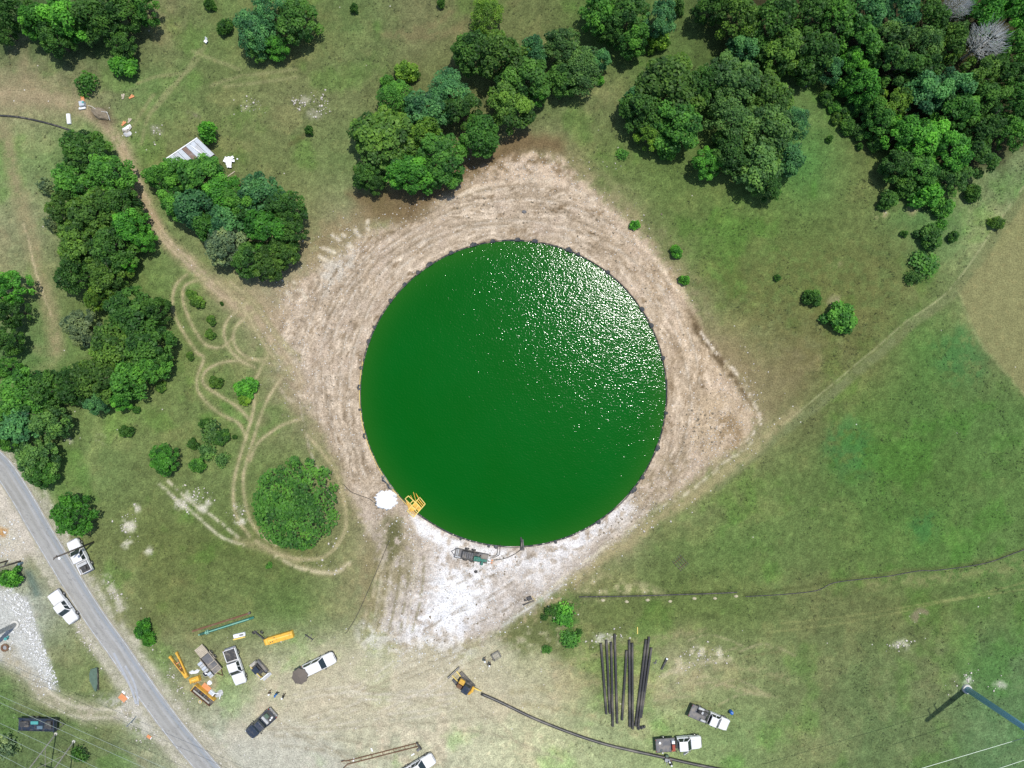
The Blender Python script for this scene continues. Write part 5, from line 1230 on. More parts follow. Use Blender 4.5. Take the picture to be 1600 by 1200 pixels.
def body_mesh(name, pose):
    """a standing or bending figure: one skinned surface, faces +X, feet at z = 0"""
    J = {}; E = []
    def v(k, p, r, par=None):
        J[k] = (len(J), p, r)
        if par: E.append((J[par][0], J[k][0]))
    b = {'stand': 0.0, 'lean': .35, 'bend': 1.05}[pose]
    hipz = .95 if pose != 'bend' else .88
    def tr(x, z):  # lean the upper body forward about the hips
        return (x * math.cos(b) + z * math.sin(b), hipz + z * math.cos(b) - x * math.sin(b))
    v('pelvis', (0, 0, hipz), (.17, .12))
    x, z = tr(0, .2); v('waist', (x, 0, z), (.155, .11), 'pelvis')
    x, z = tr(.01, .40); v('chest', (x, 0, z), (.185, .125), 'waist')
    x, z = tr(0, .53); v('neckbase', (x, 0, z), (.09, .08), 'chest')
    x, z = tr(.02, .60); v('neck', (x, 0, z), (.058, .058), 'neckbase')
    x, z = tr(.04, .70); v('head', (x, 0, z), (.085, .098), 'neck')
    x, z = tr(.03, .80); v('crown', (x, 0, z), (.075, .085), 'head')
    x, z = tr(.135, .695); v('nose', (x, 0, z), (.014, .014), 'head')
    for s, nm in ((1, 'l'), (-1, 'r')):
        st = .14 if nm == 'l' else -.10
        v('hip' + nm, (0, s * .10, hipz - .06), (.105, .10), 'pelvis')
        v('knee' + nm, (st * .5 + .03, s * .12, .50), (.068, .068), 'hip' + nm)
        v('ankle' + nm, (st, s * .13, .09), (.048, .05), 'knee' + nm)
        v('toe' + nm, (st + .17, s * .15, .045), (.042, .035), 'ankle' + nm)
        x, z = tr(0, .47); v('sh' + nm, (x, s * .19, z), (.07, .07), 'chest')
        fx = .12 if pose == 'stand' else .30
        x, z = tr(.02, .2); ex, ez = x + (.0 if pose != 'bend' else .06), z if pose != 'bend' else z - .12
        v('el' + nm, (ex, s * .27, ez), (.047, .047), 'sh' + nm)
        wx_, wz_ = ex + fx, ez - (.22 if pose == 'stand' else .16)
        v('wr' + nm, (wx_, s * .25, wz_), (.032, .034), 'el' + nm)
        v('palm' + nm, (wx_ + .05, s * .245, wz_ - .06), (.034, .022), 'wr' + nm)
        for q, (oy, ln) in enumerate(((-.028, .075), (-.009, .09), (.010, .085), (.028, .065))):
            v('f%s%d' % (nm, q), (wx_ + .05 + ln * .55, s * .245 + oy, wz_ - .06 - ln * .8), (.009, .009), 'palm' + nm)
        v('th' + nm, (wx_ + .075, s * .205, wz_ - .065), (.010, .010), 'wr' + nm)
    me = bpy.data.meshes.new(name); me.from_pydata([J[k][1] for k in J], E, [])
    o = bpy.data.objects.new(name, me); COL.objects.link(o)
    o.modifiers.new('skin', 'SKIN'); sv = me.skin_vertices[0].data
    for k in J: sv[J[k][0]].radius = J[k][2]
    for q in sv: q.use_root = False
    sv[0].use_root = True
    ss = o.modifiers.new('sub', 'SUBSURF'); ss.levels = 2; ss.render_levels = 2
    dg = bpy.context.evaluated_depsgraph_get()
    res = bpy.data.meshes.new_from_object(o.evaluated_get(dg)); res.name = name
    bpy.data.objects.remove(o); bpy.data.meshes.remove(me)
    res.materials.clear()
    for m_ in ('shirt_dark', 'jeans', 'skin', 'dark'): res.materials.append(M[m_])
    hx, hz = J['head'][1][0], J['head'][1][2]; nk = J['neck'][1][2]
    hands = [Vector(J[k][1]) for k in J if k.startswith('palm') or k.startswith('wr')]
    for pl in res.polygons:
        c = pl.center
        if c.z < .10: i = 3
        elif (c - Vector(J['head'][1])).length < .2 and (c - Vector(J['chest'][1])).length > .26: i = 2
        elif any((c - h).length < .13 for h in hands) and abs(c.y) > .15: i = 2
        elif c.z < hipz + .02 and abs(c.y) < .24: i = 1
        else: i = 0
        pl.material_index = i; pl.use_smooth = True
    return res, (hx, hz, b)
BODY = {k: body_mesh('body_' + k, k) for k in ('stand', 'lean', 'bend')}
def person(px, py, dx, dy, pose, shirt, trousers, hat, label, group=None):
    """px,py: where the head shows"""
    z = G(px, py).z; me, (hx, hz, b) = BODY[pose]
    a = hdir(dx, dy); p = P(px, py, z + hz + .1); p = p - Vector((hx * math.cos(a), hx * math.sin(a), 0))
    t = thing('person', label, 'person', (p.x, p.y, z), a, group)
    o = link('body', me, t)
    for i, m_ in enumerate((shirt, trousers)):
        o.material_slots[i].link = 'OBJECT'; o.material_slots[i].material = M[m_]
    hh = MB(); R3 = lambda x, y, z_: (hx + x * math.cos(b) + z_ * math.sin(b), y, hz + z_ * math.cos(b) - x * math.sin(b))
    rings = [[R3((.0 + .13 * rr_ * math.cos(q)), .115 * rr_ * math.sin(q), zz) for q in np.linspace(0, 2 * math.pi, 14, endpoint=False)] for rr_, zz in ((1.32, .065), (1.30, .085), (1.0, .095), (.95, .15), (.72, .20), (.3, .225))]
    hh.loft(rings); hh.build('hat', M[hat], t, smooth=True)
    for s in (1, -1): MB().ball(R3(.085, s * .032, .02), .012, n=6, m=4).build('eye', M['dark'], t)
    for s in (1, -1): MB().ball(R3(-.0, s * .10, .0), .028, (.7, .4, 1.1), n=6, m=4).build('ear', M['skin'], t)
    MB().box(*R3(.098, 0, -.055), .012, .05, .012).build('mouth', M['red'], t)
    return t
person(419.5, 1086, 1, -.4, 'lean', 'tan', 'tan', 'hat', 'person in tan clothes and white hat, left of three standing in the yard')
person(429, 1088.5, .3, .9, 'stand', 'shirt_blue', 'shirt_dark', 'blue', 'person in a bright blue shirt, middle of three standing in the yard')
person(440, 1092, -1, .1, 'stand', 'shirt_dark', 'tan', 'hat', 'person in dark shirt and white hat, right of three standing in the yard')
person(757.5, 1034.5, 1, -.6, 'stand', 'shirt_grey', 'shirt_dark', 'hat', 'person in grey with white hard hat, left of two by the wire crate')
person(764.5, 1041, -.4, -1, 'stand', 'shirt_dark', 'shirt_grey', 'hat', 'person in dark clothes and white hard hat, right of two by the wire crate')
person(1035, 1176, .7, 1, 'bend', 'shirt_grey', 'jeans', 'hat', 'person in grey bending over the long pipe behind the flatbed')
person(1047, 1192, -.7, -1, 'bend', 'shirt_grey', 'shirt_dark', 'hat', 'person bending over the long pipe from its lower side')
person(1049.5, 1197, -.3, -1, 'stand', 'shirt_dark', 'jeans', 'hat', 'person in dark shirt standing at the bottom edge behind the pipe welders')
t = thing('pipe_clamp', 'dark steel pipe clamp round the long pipe between the workers', 'clamp', G(1041, 1184), hdir(40, 8))
for x in (-.3, .3): MB().tube([(x, .36 * math.cos(a), .36 + .36 * math.sin(a)) for a in np.linspace(0, 2 * math.pi, 15)], .05, 6, False).build('ring', M['dark'], t)
MB().box(0, .0, .8, .8, .5, .1).cyl((0, -.3, .75), (0, -.75, .9), .05, n=6).build('carriage', M['grey'], t); MB().box(-.1, .55, .35, .5, .3, .5).build('heater_box', M['dull_green'], t, bevel=.02)

# long fused pipe
LP = [(752, 1084), (775, 1094), (800, 1106), (830, 1120.5), (860, 1133), (890, 1144.5), (920, 1155), (950, 1164), (975, 1170), (1000, 1175.5), (1040, 1184), (1080, 1193), (1130, 1203), (1200, 1216), (1290, 1231)]
tag(MB().tube([G(x, y, .27) for x, y in smooth_path(LP, 4)], .24, 12).build('long_pipe', M['hdpe'], smooth=True), 'very long black plastic pipe curving from the excavator to the bottom edge', 'pipe')
PL = [(939, 1005, 947.5, 1115.5, 'leftmost black pipe of the spread lot, leaning down to the right'), (947.5, 1000, 953, 1115, 'second black pipe from the left in the spread lot'), (955, 1003, 957.5, 1135, 'third black pipe from the left in the spread lot, a long one'), (960.5, 990.5, 964.5, 1130, 'black pipe of the spread lot that reaches highest'),
      (979, 1016, 972, 1125, 'short black pipe alone in the middle gap of the spread lot'), (983.3, 1000, 984, 1135.5, 'left one of the two straight black pipes touching in the middle'), (988, 1004.5, 988.6, 1139, 'right one of the two straight black pipes touching in the middle'),
      (1009.5, 999, 993, 1134.5, 'left one of the three slanting black pipes at the right of the lot'), (1014.3, 995, 997.2, 1136, 'middle one of the three slanting black pipes at the right of the lot'), (1017.8, 1012, 1001.6, 1121, 'rightmost slanting black pipe of the lot, a shorter one')]
for x0, y0, x1, y1, lb in PL:
    a, b = P(x0, y0, .22), P(x1, y1, .22); c = (a + b) / 2; c.z = 0; t = thing('black_pipe', lb, 'pipe', c, math.atan2(b.y - a.y, b.x - a.x), 'black pipes laid out on the grass')
    L = (b - a).length / 2; n_ = 14; o = MB(); r1, r0 = .205, .165
    ri = lambda x, r: [(x, r * math.cos(2 * math.pi * k / n_), .21 + r * math.sin(2 * math.pi * k / n_)) for k in range(n_)]
    o.loft([ri(-L + .3, r0), ri(-L, r0), ri(-L, r1), ri(0, r1), ri(L, r1), ri(L, r0), ri(L - .3, r0)]); o.build('pipe', M['hdpe'], t, smooth=False)
t = thing('roller_stand', 'black roller stand at the lower end of the slanting pipes', 'roller stand', G(1001, 1136), .2)
MB().box(0, 0, .12, 1.3, .5, .1).build('base', M['dark'], t); MB().cyl((-.4, -.2, .32), (-.4, .25, .4), .12, n=8).cyl((.1, -.2, .32), (.1, .25, .4), .12, n=8).build('roller', M['hdpe'], t); MB().ball((.6, .1, .28), .22).build('weight', M['dark'], t)
t = thing('post', 'white-topped post with its cast shadow built as a dark bar, right of the black pipes', 'post', G(1037, 1037), hdir(9, -19))
MB().bar((-1.0, 0, .1), (1.0, 0, .35), .28, .2).build('shaft', M['dark'], t); MB().box(1.05, 0, .38, .2, .3, .2).build('cap', M['sheet'], t)  # shaft is the cast shadow of the post, built as a dark bar
tag(MB().bar((-.4, 0, .08), (.4, .05, .1), .1, .1).bar((-.3, .3, .08), (-.1, -.2, .1), .1, .1).build('pipe_fitting', M['deck'], None, loc=G(1024.5, 1034)), 'small grey steel fitting just right of the slanting pipes', 'fitting').rotation_euler = (0, 0, 1.1)
tag(MB().box(0, 0, .03, 1.15, .12, .06).build('plank', M['pale_yellow'], None, loc=G(996, 985)), 'short pale yellow plank on the grass above the black pipes', 'plank').rotation_euler = (0, 0, 1.57)
t = thing('barrel', 'blue plastic barrel standing right of the welding truck', 'barrel', G(1141, 1110.5))
MB().tube([(0, 0, 0), (0, 0, .06), (0, 0, .3), (0, 0, .33), (0, 0, .36), (0, 0, .6), (0, 0, .63), (0, 0, .66), (0, 0, .85), (0, 0, .9)], [.26, .29, .29, .305, .29, .29, .305, .29, .28, .25], 16).build('drum', M['blue'], t, smooth=True); MB().cyl((.12, .05, .9), (.12, .05, .93), .05, n=8).build('bung', M['sheet'], t)
t = thing('wire_crate', 'small pale wire crate beside the two hard hats', 'crate', G(775.5, 1023), hdir(12, -7))
for z_ in (.1, .7):
    for s in (-.5, .5): MB().bar((-.65, s, z_), (.65, s, z_), .07, .07).bar((s * 1.3, -.5, z_), (s * 1.3, .5, z_), .07, .07).build('rail', M['deck'], t)
for k in range(6): MB().box(-.5 + .2 * k, 0, .14, .12, .95, .03).build('slat', M['palewood'], t)
for x, y in ((-.65, -.5), (.65, -.5), (.65, .5), (-.65, .5)): MB().box(x, y, .42, .08, .08, .84).build('corner_post', M['dark' if x < 0 else 'wood'], t)
t = thing('pipe_rack', 'rusty rack of two long rails with curled ends near the bottom edge', 'rack', G(597, 1177), hdir(118, -30))
for y in (.26, -.30): MB().tube([(-6.6, y * 2.2, .55), (-6.3, y * 1.7, .2), (-5.9, y, .12), (6.0, y, .12), (6.25, y, .14)], .085, 8).build('rail', M['rust'], t)
for k in range(7): MB().bar((-5.4 + 1.85 * k, -.28, .16), (-5.4 + 1.85 * k, .25, .16), .07, .05).build('tie', M['rust'], t)
MB().bar((6.0, .5, .3), (6.5, -.8, .3), .16, .5).build('end_beam', M['dark'], t); MB().box(6.0, -.75, .2, .6, .35, .4, .5).build('bracket', M['deck'], t)
for x, y, a, lb in ((581, 1171.5, -1.1, 'small white slip of sheet above the middle of the pipe rack'), (645, 1179, .6, 'small white slip of sheet below the right end of the pipe rack'), (552.5, 1187, 1.3, 'small white slip of sheet at the left end of the pipe rack')):
    o = MB().add([(-.3, -.1, .02), (.3, -.12, .02), (.32, .1, .05), (-.28, .11, .03), (0, 0, .09)], [(0, 1, 4), (1, 2, 4), (2, 3, 4), (3, 0, 4)]).build('white_sheet', M['sheet'], None, loc=G(x, y)); tag(o, lb, 'sheet'); o.rotation_euler = (0, 0, a)
    sm = o.modifiers.new('thick', 'SOLIDIFY'); sm.thickness = .02

# heap of bags and scraps by the yellow gear
def lump(name, label, cat, px, py, r, hgt, m, seed, sq=1.0, rz=0.0, n=11, group=None):
    rr_ = random.Random(seed); o = MB(); rings = []
    for f, z in ((1, 0), (.96, .35), (.75, .75), (.4, 1.0)): rings.append([(r * f * (1 + rr_.uniform(-.22, .2)) * math.cos(2 * math.pi * k / n), sq * r * f * (1 + rr_.uniform(-.22, .2)) * math.sin(2 * math.pi * k / n), hgt * z * rr_.uniform(.75, 1.15) if z else -.03) for k in range(n)])
    o.loft(rings); q = o.build(name, M[m], None, smooth=False, loc=G(px, py)); q.rotation_euler = (0, 0, rz); return tag(q, label, cat, group)
lump('white_bag', 'white sack left in the pair above the yellow digging bucket', 'sack', 301, 1050, .5, .4, 'sheet', 1, .6); lump('white_bag', 'white sack right in the pair above the yellow digging bucket', 'sack', 307.5, 1049, .5, .4, 'sheet', 2, .6, .4)
t = thing('scrap_bin', 'round grey bin with white rubbish below the crate trailer', 'bin', G(323.5, 1050.5)); MB().tube([(0, 0, 0), (0, 0, .5), (0, 0, .5), (0, 0, .12)], [.42, .48, .4, .36], 14, True).build('bin', M['grey'], t); MB().ball((.05, 0, .42), .3, (1, .6, .5)).build('rubbish', M['sheet'], t)
lump('white_bag', 'white sack lying beside the orange board', 'sack', 328, 1066.5, .42, .4, 'sheet', 4, .9)
tag(MB().box(0, 0, .05, 1.5, .8, .1).build('orange_board', M['orange'], None, bevel=.02, loc=G(323, 1073.5)), 'orange board lying along the yellow rail of the dark skid', 'board').rotation_euler = (0, 0, hdir(29, 24))
t = thing('cooler', 'white cooler with dark side beside the dark steel skid', 'cooler', G(332, 1081.5), hdir(10, 8)); MB().box(0, 0, .22, .95, .6, .44).build('chest', M['sheet'], t, bevel=.04); MB().box(.55, 0, .2, .18, .55, .38).build('side_bin', M['dark'], t); MB().box(-.05, 0, .46, .8, .5, .05).build('lid', M['zinc'], t, bevel=.02)
lump('scrap_heap', 'heap of grey metal scraps at the end of the dark skid', 'scrap', 343, 1084, .7, .35, 'ltgrey', 5, .7, .7)
for k, (x, y, lb) in enumerate(((340, 1082, 'bent white bar across the grey scrap heap'), (346, 1087, 'white bar at the lower side of the grey scrap heap'))): tag(MB().bar((-.4, 0, .4), (.4, .1, .42), .1, .06).build('metal_bar', M['sheet'], None, loc=G(x, y)), lb, 'bar').rotation_euler = (0, 0, k * 1.2)
t = thing('bucket', 'tan drum standing at the roadside end of the dark skid', 'drum', G(315, 1094)); MB().cyl((0, 0, 0), (0, 0, .55), .28, .3, 14).build('drum', M['pale_yellow'], t); MB().cyl((0, 0, .55), (0, 0, .57), .24, n=12).build('lid', M['palewood'], t)

# ------------------------------------------------------------------ pond-side equipment
t = thing('dock_frame', 'yellow steel dock frame tilted over the lower left rim of the pond', 'dock', G(648, 788), hdir(-18, 20)); t.location.z = WZ + .45
q = t.matrix_basis.inverted()
def loc(px, py, z): return q @ P(px, py, z)
zt = WZ + .75
A_, B_, C_, D_ = (656, 777), (664.5, 787.5), (646.5, 808), (636.5, 798)
for a, b, nm in ((A_, B_, 'frame_rail'), (B_, C_, 'frame_rail'), (C_, D_, 'frame_rail'), (D_, A_, 'frame_rail')): MB().bar(loc(*a, zt), loc(*b, zt), .13, .13).build(nm, M['pale_yellow'], t)
for k in range(1, 9):
    f = k / 9; a = (A_[0] + (D_[0] - A_[0]) * f, A_[1] + (D_[1] - A_[1]) * f); b = (B_[0] + (C_[0] - B_[0]) * f, B_[1] + (C_[1] - B_[1]) * f)
    MB().bar(loc(*a, zt + .02), loc(*b, zt + .02), .13 if k != 4 else .5, .06).build('slat', M['yellow' if k % 3 else 'pale_yellow'], t)
MB().bar(loc((A_[0] + D_[0]) / 2 + 4, (A_[1] + D_[1]) / 2 + 5, zt - .2), loc((B_[0] + C_[0]) / 2, (B_[1] + C_[1]) / 2, zt - .2), .3, .2).build('float', M['dark'], t)
l0, l1, l2, l3 = (633, 779.5), (638.2, 774.8), (655, 790), (650, 796.5)
for a, b in ((l0, l3), (l1, l2)): MB().bar(loc(*a, zt + .16), loc(*b, zt + .16), .13, .13).build('ladder_rail', M['pale_yellow'], t)
for f in (.0, .45, .95): MB().bar(loc(l0[0] + (l3[0] - l0[0]) * f, l0[1] + (l3[1] - l0[1]) * f, zt + .16), loc(l1[0] + (l2[0] - l1[0]) * f, l1[1] + (l2[1] - l1[1]) * f, zt + .16), .13, .1).build('rung', M['pale_yellow'], t)
MB().add([tuple(loc(634, 782, zt - .1)), tuple(loc(649, 797, zt)), tuple(loc(640, 800, zt)), tuple(loc(634, 782, zt - .2)), tuple(loc(649, 797, zt - .08)), tuple(loc(640, 800, zt - .08))], [(0, 1, 2), (5, 4, 3), (0, 3, 4, 1), (1, 4, 5, 2), (2, 5, 3, 0)]).build('gusset_plate', M['yellow'], t)
for a, b, z1 in (((646, 769), (650, 783), .2), ((641.5, 774), (647.5, 786), .3), ((652, 774), (657, 784), .35), ((650, 771), (655, 781), .3)): MB().bar(loc(*a, WZ + z1), loc(*b, zt), .08, .06).build('prong', M['yellow'], t)

rk = random.Random(3); o = MB(); n = 44; rings = []
for f, z in ((1, -.05), (.96, .10), (.80, .30), (.45, .40), (.15, .44)): rings.append([(f * 1.85 * (1 + (.34 * rk.uniform(-1, .8) if f > .7 else .05)) * math.cos(2 * math.pi * k / n), f * 1.6 * (1 + (.16 * rk.uniform(-1, 1) if f > .7 else .05)) * math.sin(2 * math.pi * k / n), z) for k in range(n)])
o.loft(rings); tag(o.build('white_heap', M['lime'], None, smooth=True, loc=G(603.5, 781)), 'dazzling white heap on the pad left of the yellow dock', 'heap')

t = thing('pump_trailer', 'dark pump trailer with green engine on the white caliche below the pond', 'pump trailer', G(737, 866.5), hdir(62, 12))
MB().box(0, 0, .55, 5.4, 1.55, .1).build('deck', M['deck'], t)
for y in (.74, -.74): MB().box(0, y, .72, 5.4, .08, .28).build('side_rail', M['dark'], t)
MB().box(-2.2, .15, .85, .12, 1.1, .1).box(-2.45, .15, .85, .1, 1.1, .1).build('front_bar', M['ltgrey'], t); MB().box(-2.15, -.55, .9, .9, .16, .16).build('fuel_bar', M['ltgrey'], t)
MB().box(-.6, .1, .95, 1.9, 1.1, .7).build('generator', M['dark'], t, bevel=.05)
for k in range(5): MB().box(-1.3 + .35 * k, .1, 1.315, .12, .95, .03).build('grille_slat', M['deck'], t)
MB().box(1.0, -.25, .95, 1.1, .7, .65).cyl((1.0, -.25, 1.2), (1.0, -.25, 1.5), .25, n=10).build('engine', M['green'], t, bevel=.04)
MB().cyl((1.5, -.3, 1.0), (2.6, -.3, 1.0), .22, n=10).cyl((1.9, -.3, 1.0), (1.9, -1.1, .9), .2, n=10).build('pump', M['green'], t)
MB().box(.7, .45, .85, .8, .4, .5).build('battery_box', M['dark'], t, bevel=.03); MB().cyl((1.45, .35, .6), (1.45, .35, 1.5), .06, n=8).build('exhaust', M['rust'], t)
for x in (-.9, .2):
    for s in (1, -1): wheelset(t, x, s * .92, .35, .2)
MB().bar((-2.7, .5, .5), (-3.3, 0, .45), .08, .08).bar((-2.7, -.5, .5), (-3.3, 0, .45), .08, .08).build('tongue', M['dark'], t)
for y in (-.1, -.5): MB().cyl((2.7, y, .85), (3.25, y, .8), .09, n=8).build('outlet', M['sheet'], t); MB().cyl((3.25, y, .8), (3.55, y, .75), .12, n=8).build('coupling', M['orange'], t)
def hose(px_pts, r, label, m='hose', z=.06, name='hose', zs=None):
    sp = smooth_path(px_pts, 5)
    return tag(MB().tube([G(x, y, z) for x, y in sp], r, 6).build(name, M[m]), label, 'hose')
hose([(764, 869), (774, 868), (777, 863), (778, 851)], .05, 'thin dark hose from the pump trailer to the pond, left one')
hose([(766, 872), (779, 868), (781, 860), (781.5, 851)], .05, 'thin dark hose from the pump trailer to the pond, right one')
hose([(772, 875), (785, 873.5), (800, 868), (814, 859)], .06, 'dark hose from the pump trailer to the standing intake pipe')
t = thing('intake_pipe', 'dark intake pipe leaning over the lower rim into the pond', 'intake pipe', P(815, 856, .9), 0); z0 = .9
MB().tube([(0, -.3, .0), (0, .15, .2), (0, .9, .05), (-.1, 1.6, -.4)], .16, 10).build('pipe', M['dark'], t); MB().tube([(.3, -.1, .05), (.28, .5, .15), (.2, 1.3, -.3)], .09, 8).build('side_pipe', M['deck'], t); MB().box(.1, -.2, .12, .7, .35, .3).build('bracket', M['dark'], t)
t = thing('water_pump', 'small black pump on a frame beside the edge of the white yard', 'pump', G(825, 937.5), hdir(18, -7))
MB().bar((-.9, -.4, .2), (.9, -.4, .2), .16, .2).bar((-.6, .1, .2), (.5, .1, .2), .1, .14).build('frame', M['dark'], t); MB().box(.35, .3, .4, .7, .6, .55).build('motor', M['dark'], t, bevel=.05); wheelset(t, -.85, -.4, .2, .18); MB().cyl((-.4, .3, .1), (-.4, .3, .5), .1, n=8).build('filter', M['dark'], t); MB().bar((.9, .4, .2), (1.2, -.6, .1), .05, .05).build('handle', M['pale_yellow'], t)
lump('dark_bag', 'small dark sack on the white caliche below the pump trailer', 'sack', 743.5, 893, .32, .25, 'dark', 8, .8)
lump('tyre_lump', 'dark clod on the pale pad above the pond', 'clod', 819, 331, .42, .25, 'deck', 9, .7)
t = thing('harrow', 'dark drag harrow lying in the grass right of the pad', 'harrow', G(1063, 879), hdir(18, 20))
for k in range(5): MB().bar((-1.1, -.8 + .4 * k, .08), (1.1, -.8 + .4 * k, .08), .06, .06).build('tine_bar', M['dark'], t)
for x in (-.6, .6): MB().bar((x, -.85, .12), (x, .85, .12), .05, .05).build('cross_bar', M['rust'], t)

# ------------------------------------------------------------------ hoses across the grass
hose([(905, 932.5), (950, 932), (1000, 931), (1060, 929), (1110, 927.5), (1152, 925.5)], .10, 'dark hose across the grass from the weeds to the pale clods', name='long_hose')
hose([(1165, 932), (1220, 929), (1275, 923), (1302, 911), (1345, 905), (1390, 900), (1435, 892), (1465, 891), (1540, 880), (1600, 859), (1680, 835)], .075, 'thin dark hose running across the right field to the photo edge', name='long_hose')
for k, (x, y) in enumerate(((942, 938), (979, 940), (1012, 937.5), (1047, 939.5), (1085, 935), (1117, 935), (1150, 931.5))):
    lump('soil_clod', ['pale clod of soil below the hose, leftmost of the row', 'pale clod of soil below the hose, second from the left', 'pale clod of soil below the hose, third from the left', 'pale clod of soil below the middle of the hose', 'pale clod of soil below the hose, third from its right end', 'pale clod of soil below the hose, second from its right end', 'pale clod of soil at the right end of the hose'][k], 'soil clod', x, y, .33, .16, 'palesoil', 20 + k, .7, 0, 9, 'pale clods along the hose')
hose([(-60, 178), (0, 180.5), (30, 183), (60, 189), (90, 197), (115, 206), (145, 222)], .16, 'thick black hose curving in from the left edge to the long grove', name='black_hose')
hose([(165, 250), (180, 268), (195, 283), (207, 292)], .11, 'dark hose coming out of the long grove towards the track', name='black_hose')
hose([(537, 757), (548, 768), (562, 774), (578, 780), (590, 790)], .05, 'thin dark hose running to the dazzling white heap')
hose([(608, 845), (597, 872), (583, 905), (572, 930), (556, 965), (540, 990)], .045, 'thin dark hose running down the left side of the white yard')

# ------------------------------------------------------------------ shed and rubbish in the top left meadow
t = thing('metal_shed', 'low shed with a grey sheet metal roof under the trees at the top left', 'shed', G(295, 244), hdir(50, -34)); q = t.matrix_basis.inverted()
zr = 2.5; A_, B_, D_, C_ = P(258, 249.5, zr), P(308.5, 215.5, zr), P(335, 241, zr - .5), P(284, 275, zr - .5)
A_, B_, C_, D_ = [q @ x for x in (A_, B_, C_, D_)]
nS = 8
for k in range(nS):
    f0, f1 = k / nS + .004, (k + 1) / nS - .004
    a, b, c, d = A_.lerp(B_, f0), A_.lerp(B_, f1), C_.lerp(D_, f1), C_.lerp(D_, f0)
    o = MB(); m_ = 8; z_ = .012 * (k % 2)
    top = [[a.lerp(b, i / m_) + Vector((0, 0, z_ + .03 * (i % 2))) for i in range(m_ + 1)], [d.lerp(c, i / m_) + Vector((0, 0, z_ + .03 * (i % 2))) for i in range(m_ + 1)]]
    o.add(top[0] + top[1], [(i, i + 1, m_ + 2 + i, m_ + 1 + i) for i in range(m_)])
    s_ = o.build('roof_sheet', M['zincrust' if k == 4 else 'zinc'], t); sm = s_.modifiers.new('thick', 'SOLIDIFY'); sm.thickness = .015
MB().bar(A_ + (A_ - B_) * .06 + Vector((0, 0, .07)), B_ + Vector((0, 0, .07)), .16, .08).build('ridge_trim', M['sheet'], t)
MB().bar(A_.lerp(B_, .78) * .3 + C_.lerp(D_, .78) * .7 + Vector((0, 0, .1)), A_.lerp(B_, .74) + Vector((0, 0, .1)) * 1 + (C_ - A_) * .12, .12, .05).build('loose_strip', M['sheet'], t)
W4 = [x.lerp((A_ + B_ + C_ + D_) / 4, .05) for x in (A_, B_, D_, C_)]
for i in range(4):
    a, b = W4[i], W4[(i + 1) % 4]; d_ = (b - a); 
    MB().add([(a.x, a.y, 0), (b.x, b.y, 0), (b.x, b.y, b.z - .04), (a.x, a.y, a.z - .04)], [(0, 1, 2, 3)]).build('wall', M['zincrust'], t).modifiers.new('thick', 'SOLIDIFY').thickness = .05
def sheets(name, label, px, py, rz, rows, m='sheet'):
    t = thing(name, label, 'rubbish heap', G(px, py), rz); rr_ = random.Random(px)
    for (x, y, sx, sy, a) in rows:
        o = MB(); n_ = 4
        for i in range(n_ + 1):
            for j in range(2): o.v.append(((i / n_ - .5) * sx, (j - .5) * sy, rr_.uniform(0, .22)))
        o.f = [(2 * i, 2 * i + 2, 2 * i + 3, 2 * i + 1) for i in range(n_)]
        s_ = o.build('sheet', M[m] if rr_.random() > .2 else M['palewood'], t); s_.location = (x, y, .1 + rr_.random() * .2); s_.rotation_euler = (0, 0, a); s_.modifiers.new('thick', 'SOLIDIFY').thickness = .03
    return t
sheets('sheet_heap', 'heap of torn white sheets right of the metal shed', 358, 252, .4, [(0, 0, 1.4, .6, .9), (-.3, -.3, 1.5, .5, 1.5), (.4, .2, 1.2, .45, .2), (.1, -.6, 1.3, .4, 1.2), (.5, -.2, .9, .4, -.4), (-.4, .4, .9, .4, .8)])
tag(MB().box(0, 0, .05, 2.2, .14, .1).build('plank', M['wood'], None, loc=G(358.5, 274)), 'pale plank lying below the torn white sheets', 'plank').rotation_euler = (0, 0, hdir(16, -11))
tag(MB().box(0, 0, .04, .25, .2, .08).build('white_scrap', M['sheet'], None, loc=G(371, 248.5)), 'tiny white scrap right of the torn white sheets', 'scrap')
sheets('sheet_heap', 'folded white sheets with scraps beside the left track', 200, 202, .45, [(0, .15, 1.5, .55, .1), (.1, -.2, 1.3, .4, .4), (-.4, -.1, .9, .4, -.3)])
lump('grey_rubble', 'grey rubble just below the folded white sheets', 'rubble', 199, 209, .7, .2, 'ltgrey', 12, .7)
for x, y, a, lb in ((194, 193.5, .7, 'orange scrap left above the folded white sheets'), (203, 189, .9, 'tan board right above the folded white sheets'), (193, 151, 1.3, 'tan scrap left under the little bush in the green meadow'), (206, 152, .4, 'orange tan scrap right under the little bush in the green meadow')):
    tag(MB().box(0, 0, .06, .9, .28, .12).box(.1, .25, .05, .4, .2, .1, .4).build('scrap_board', M['orange' if 'orange' in lb else 'wood'], None, loc=G(x, y)), lb, 'board').rotation_euler = (0, 0, a)
tag(MB().box(0, 0, .18, .62, 1.75, .36, 0, 0, .9, .95).build('white_mattress', M['sheet'], None, bevel=.06, loc=G(108.5, 186.5)), 'white mattress-like slab lying alone above the thick black hose', 'slab').rotation_euler = (0, 0, .1)
t = thing('junk_pile', 'junk pile of a grey blue appliance, white pieces and an orange sheet', 'junk', G(131, 164), .2)
MB().box(0, 0, .35, .8, .8, .7).build('appliance', M['zinc'], t, bevel=.04); MB().box(.05, 1.0, .06, .5, .9, .12).build('orange_sheet', M['orange'], t); MB().ball((-.65, -.55, .15), .22).build('white_ball', M['sheet'], t); MB().box(-.1, -.6, .15, .8, .3, .3).build('white_box', M['sheet'], t, bevel=.03); MB().box(.3, .1, .72, .3, .3, .06).build('panel', M['teal'], t)
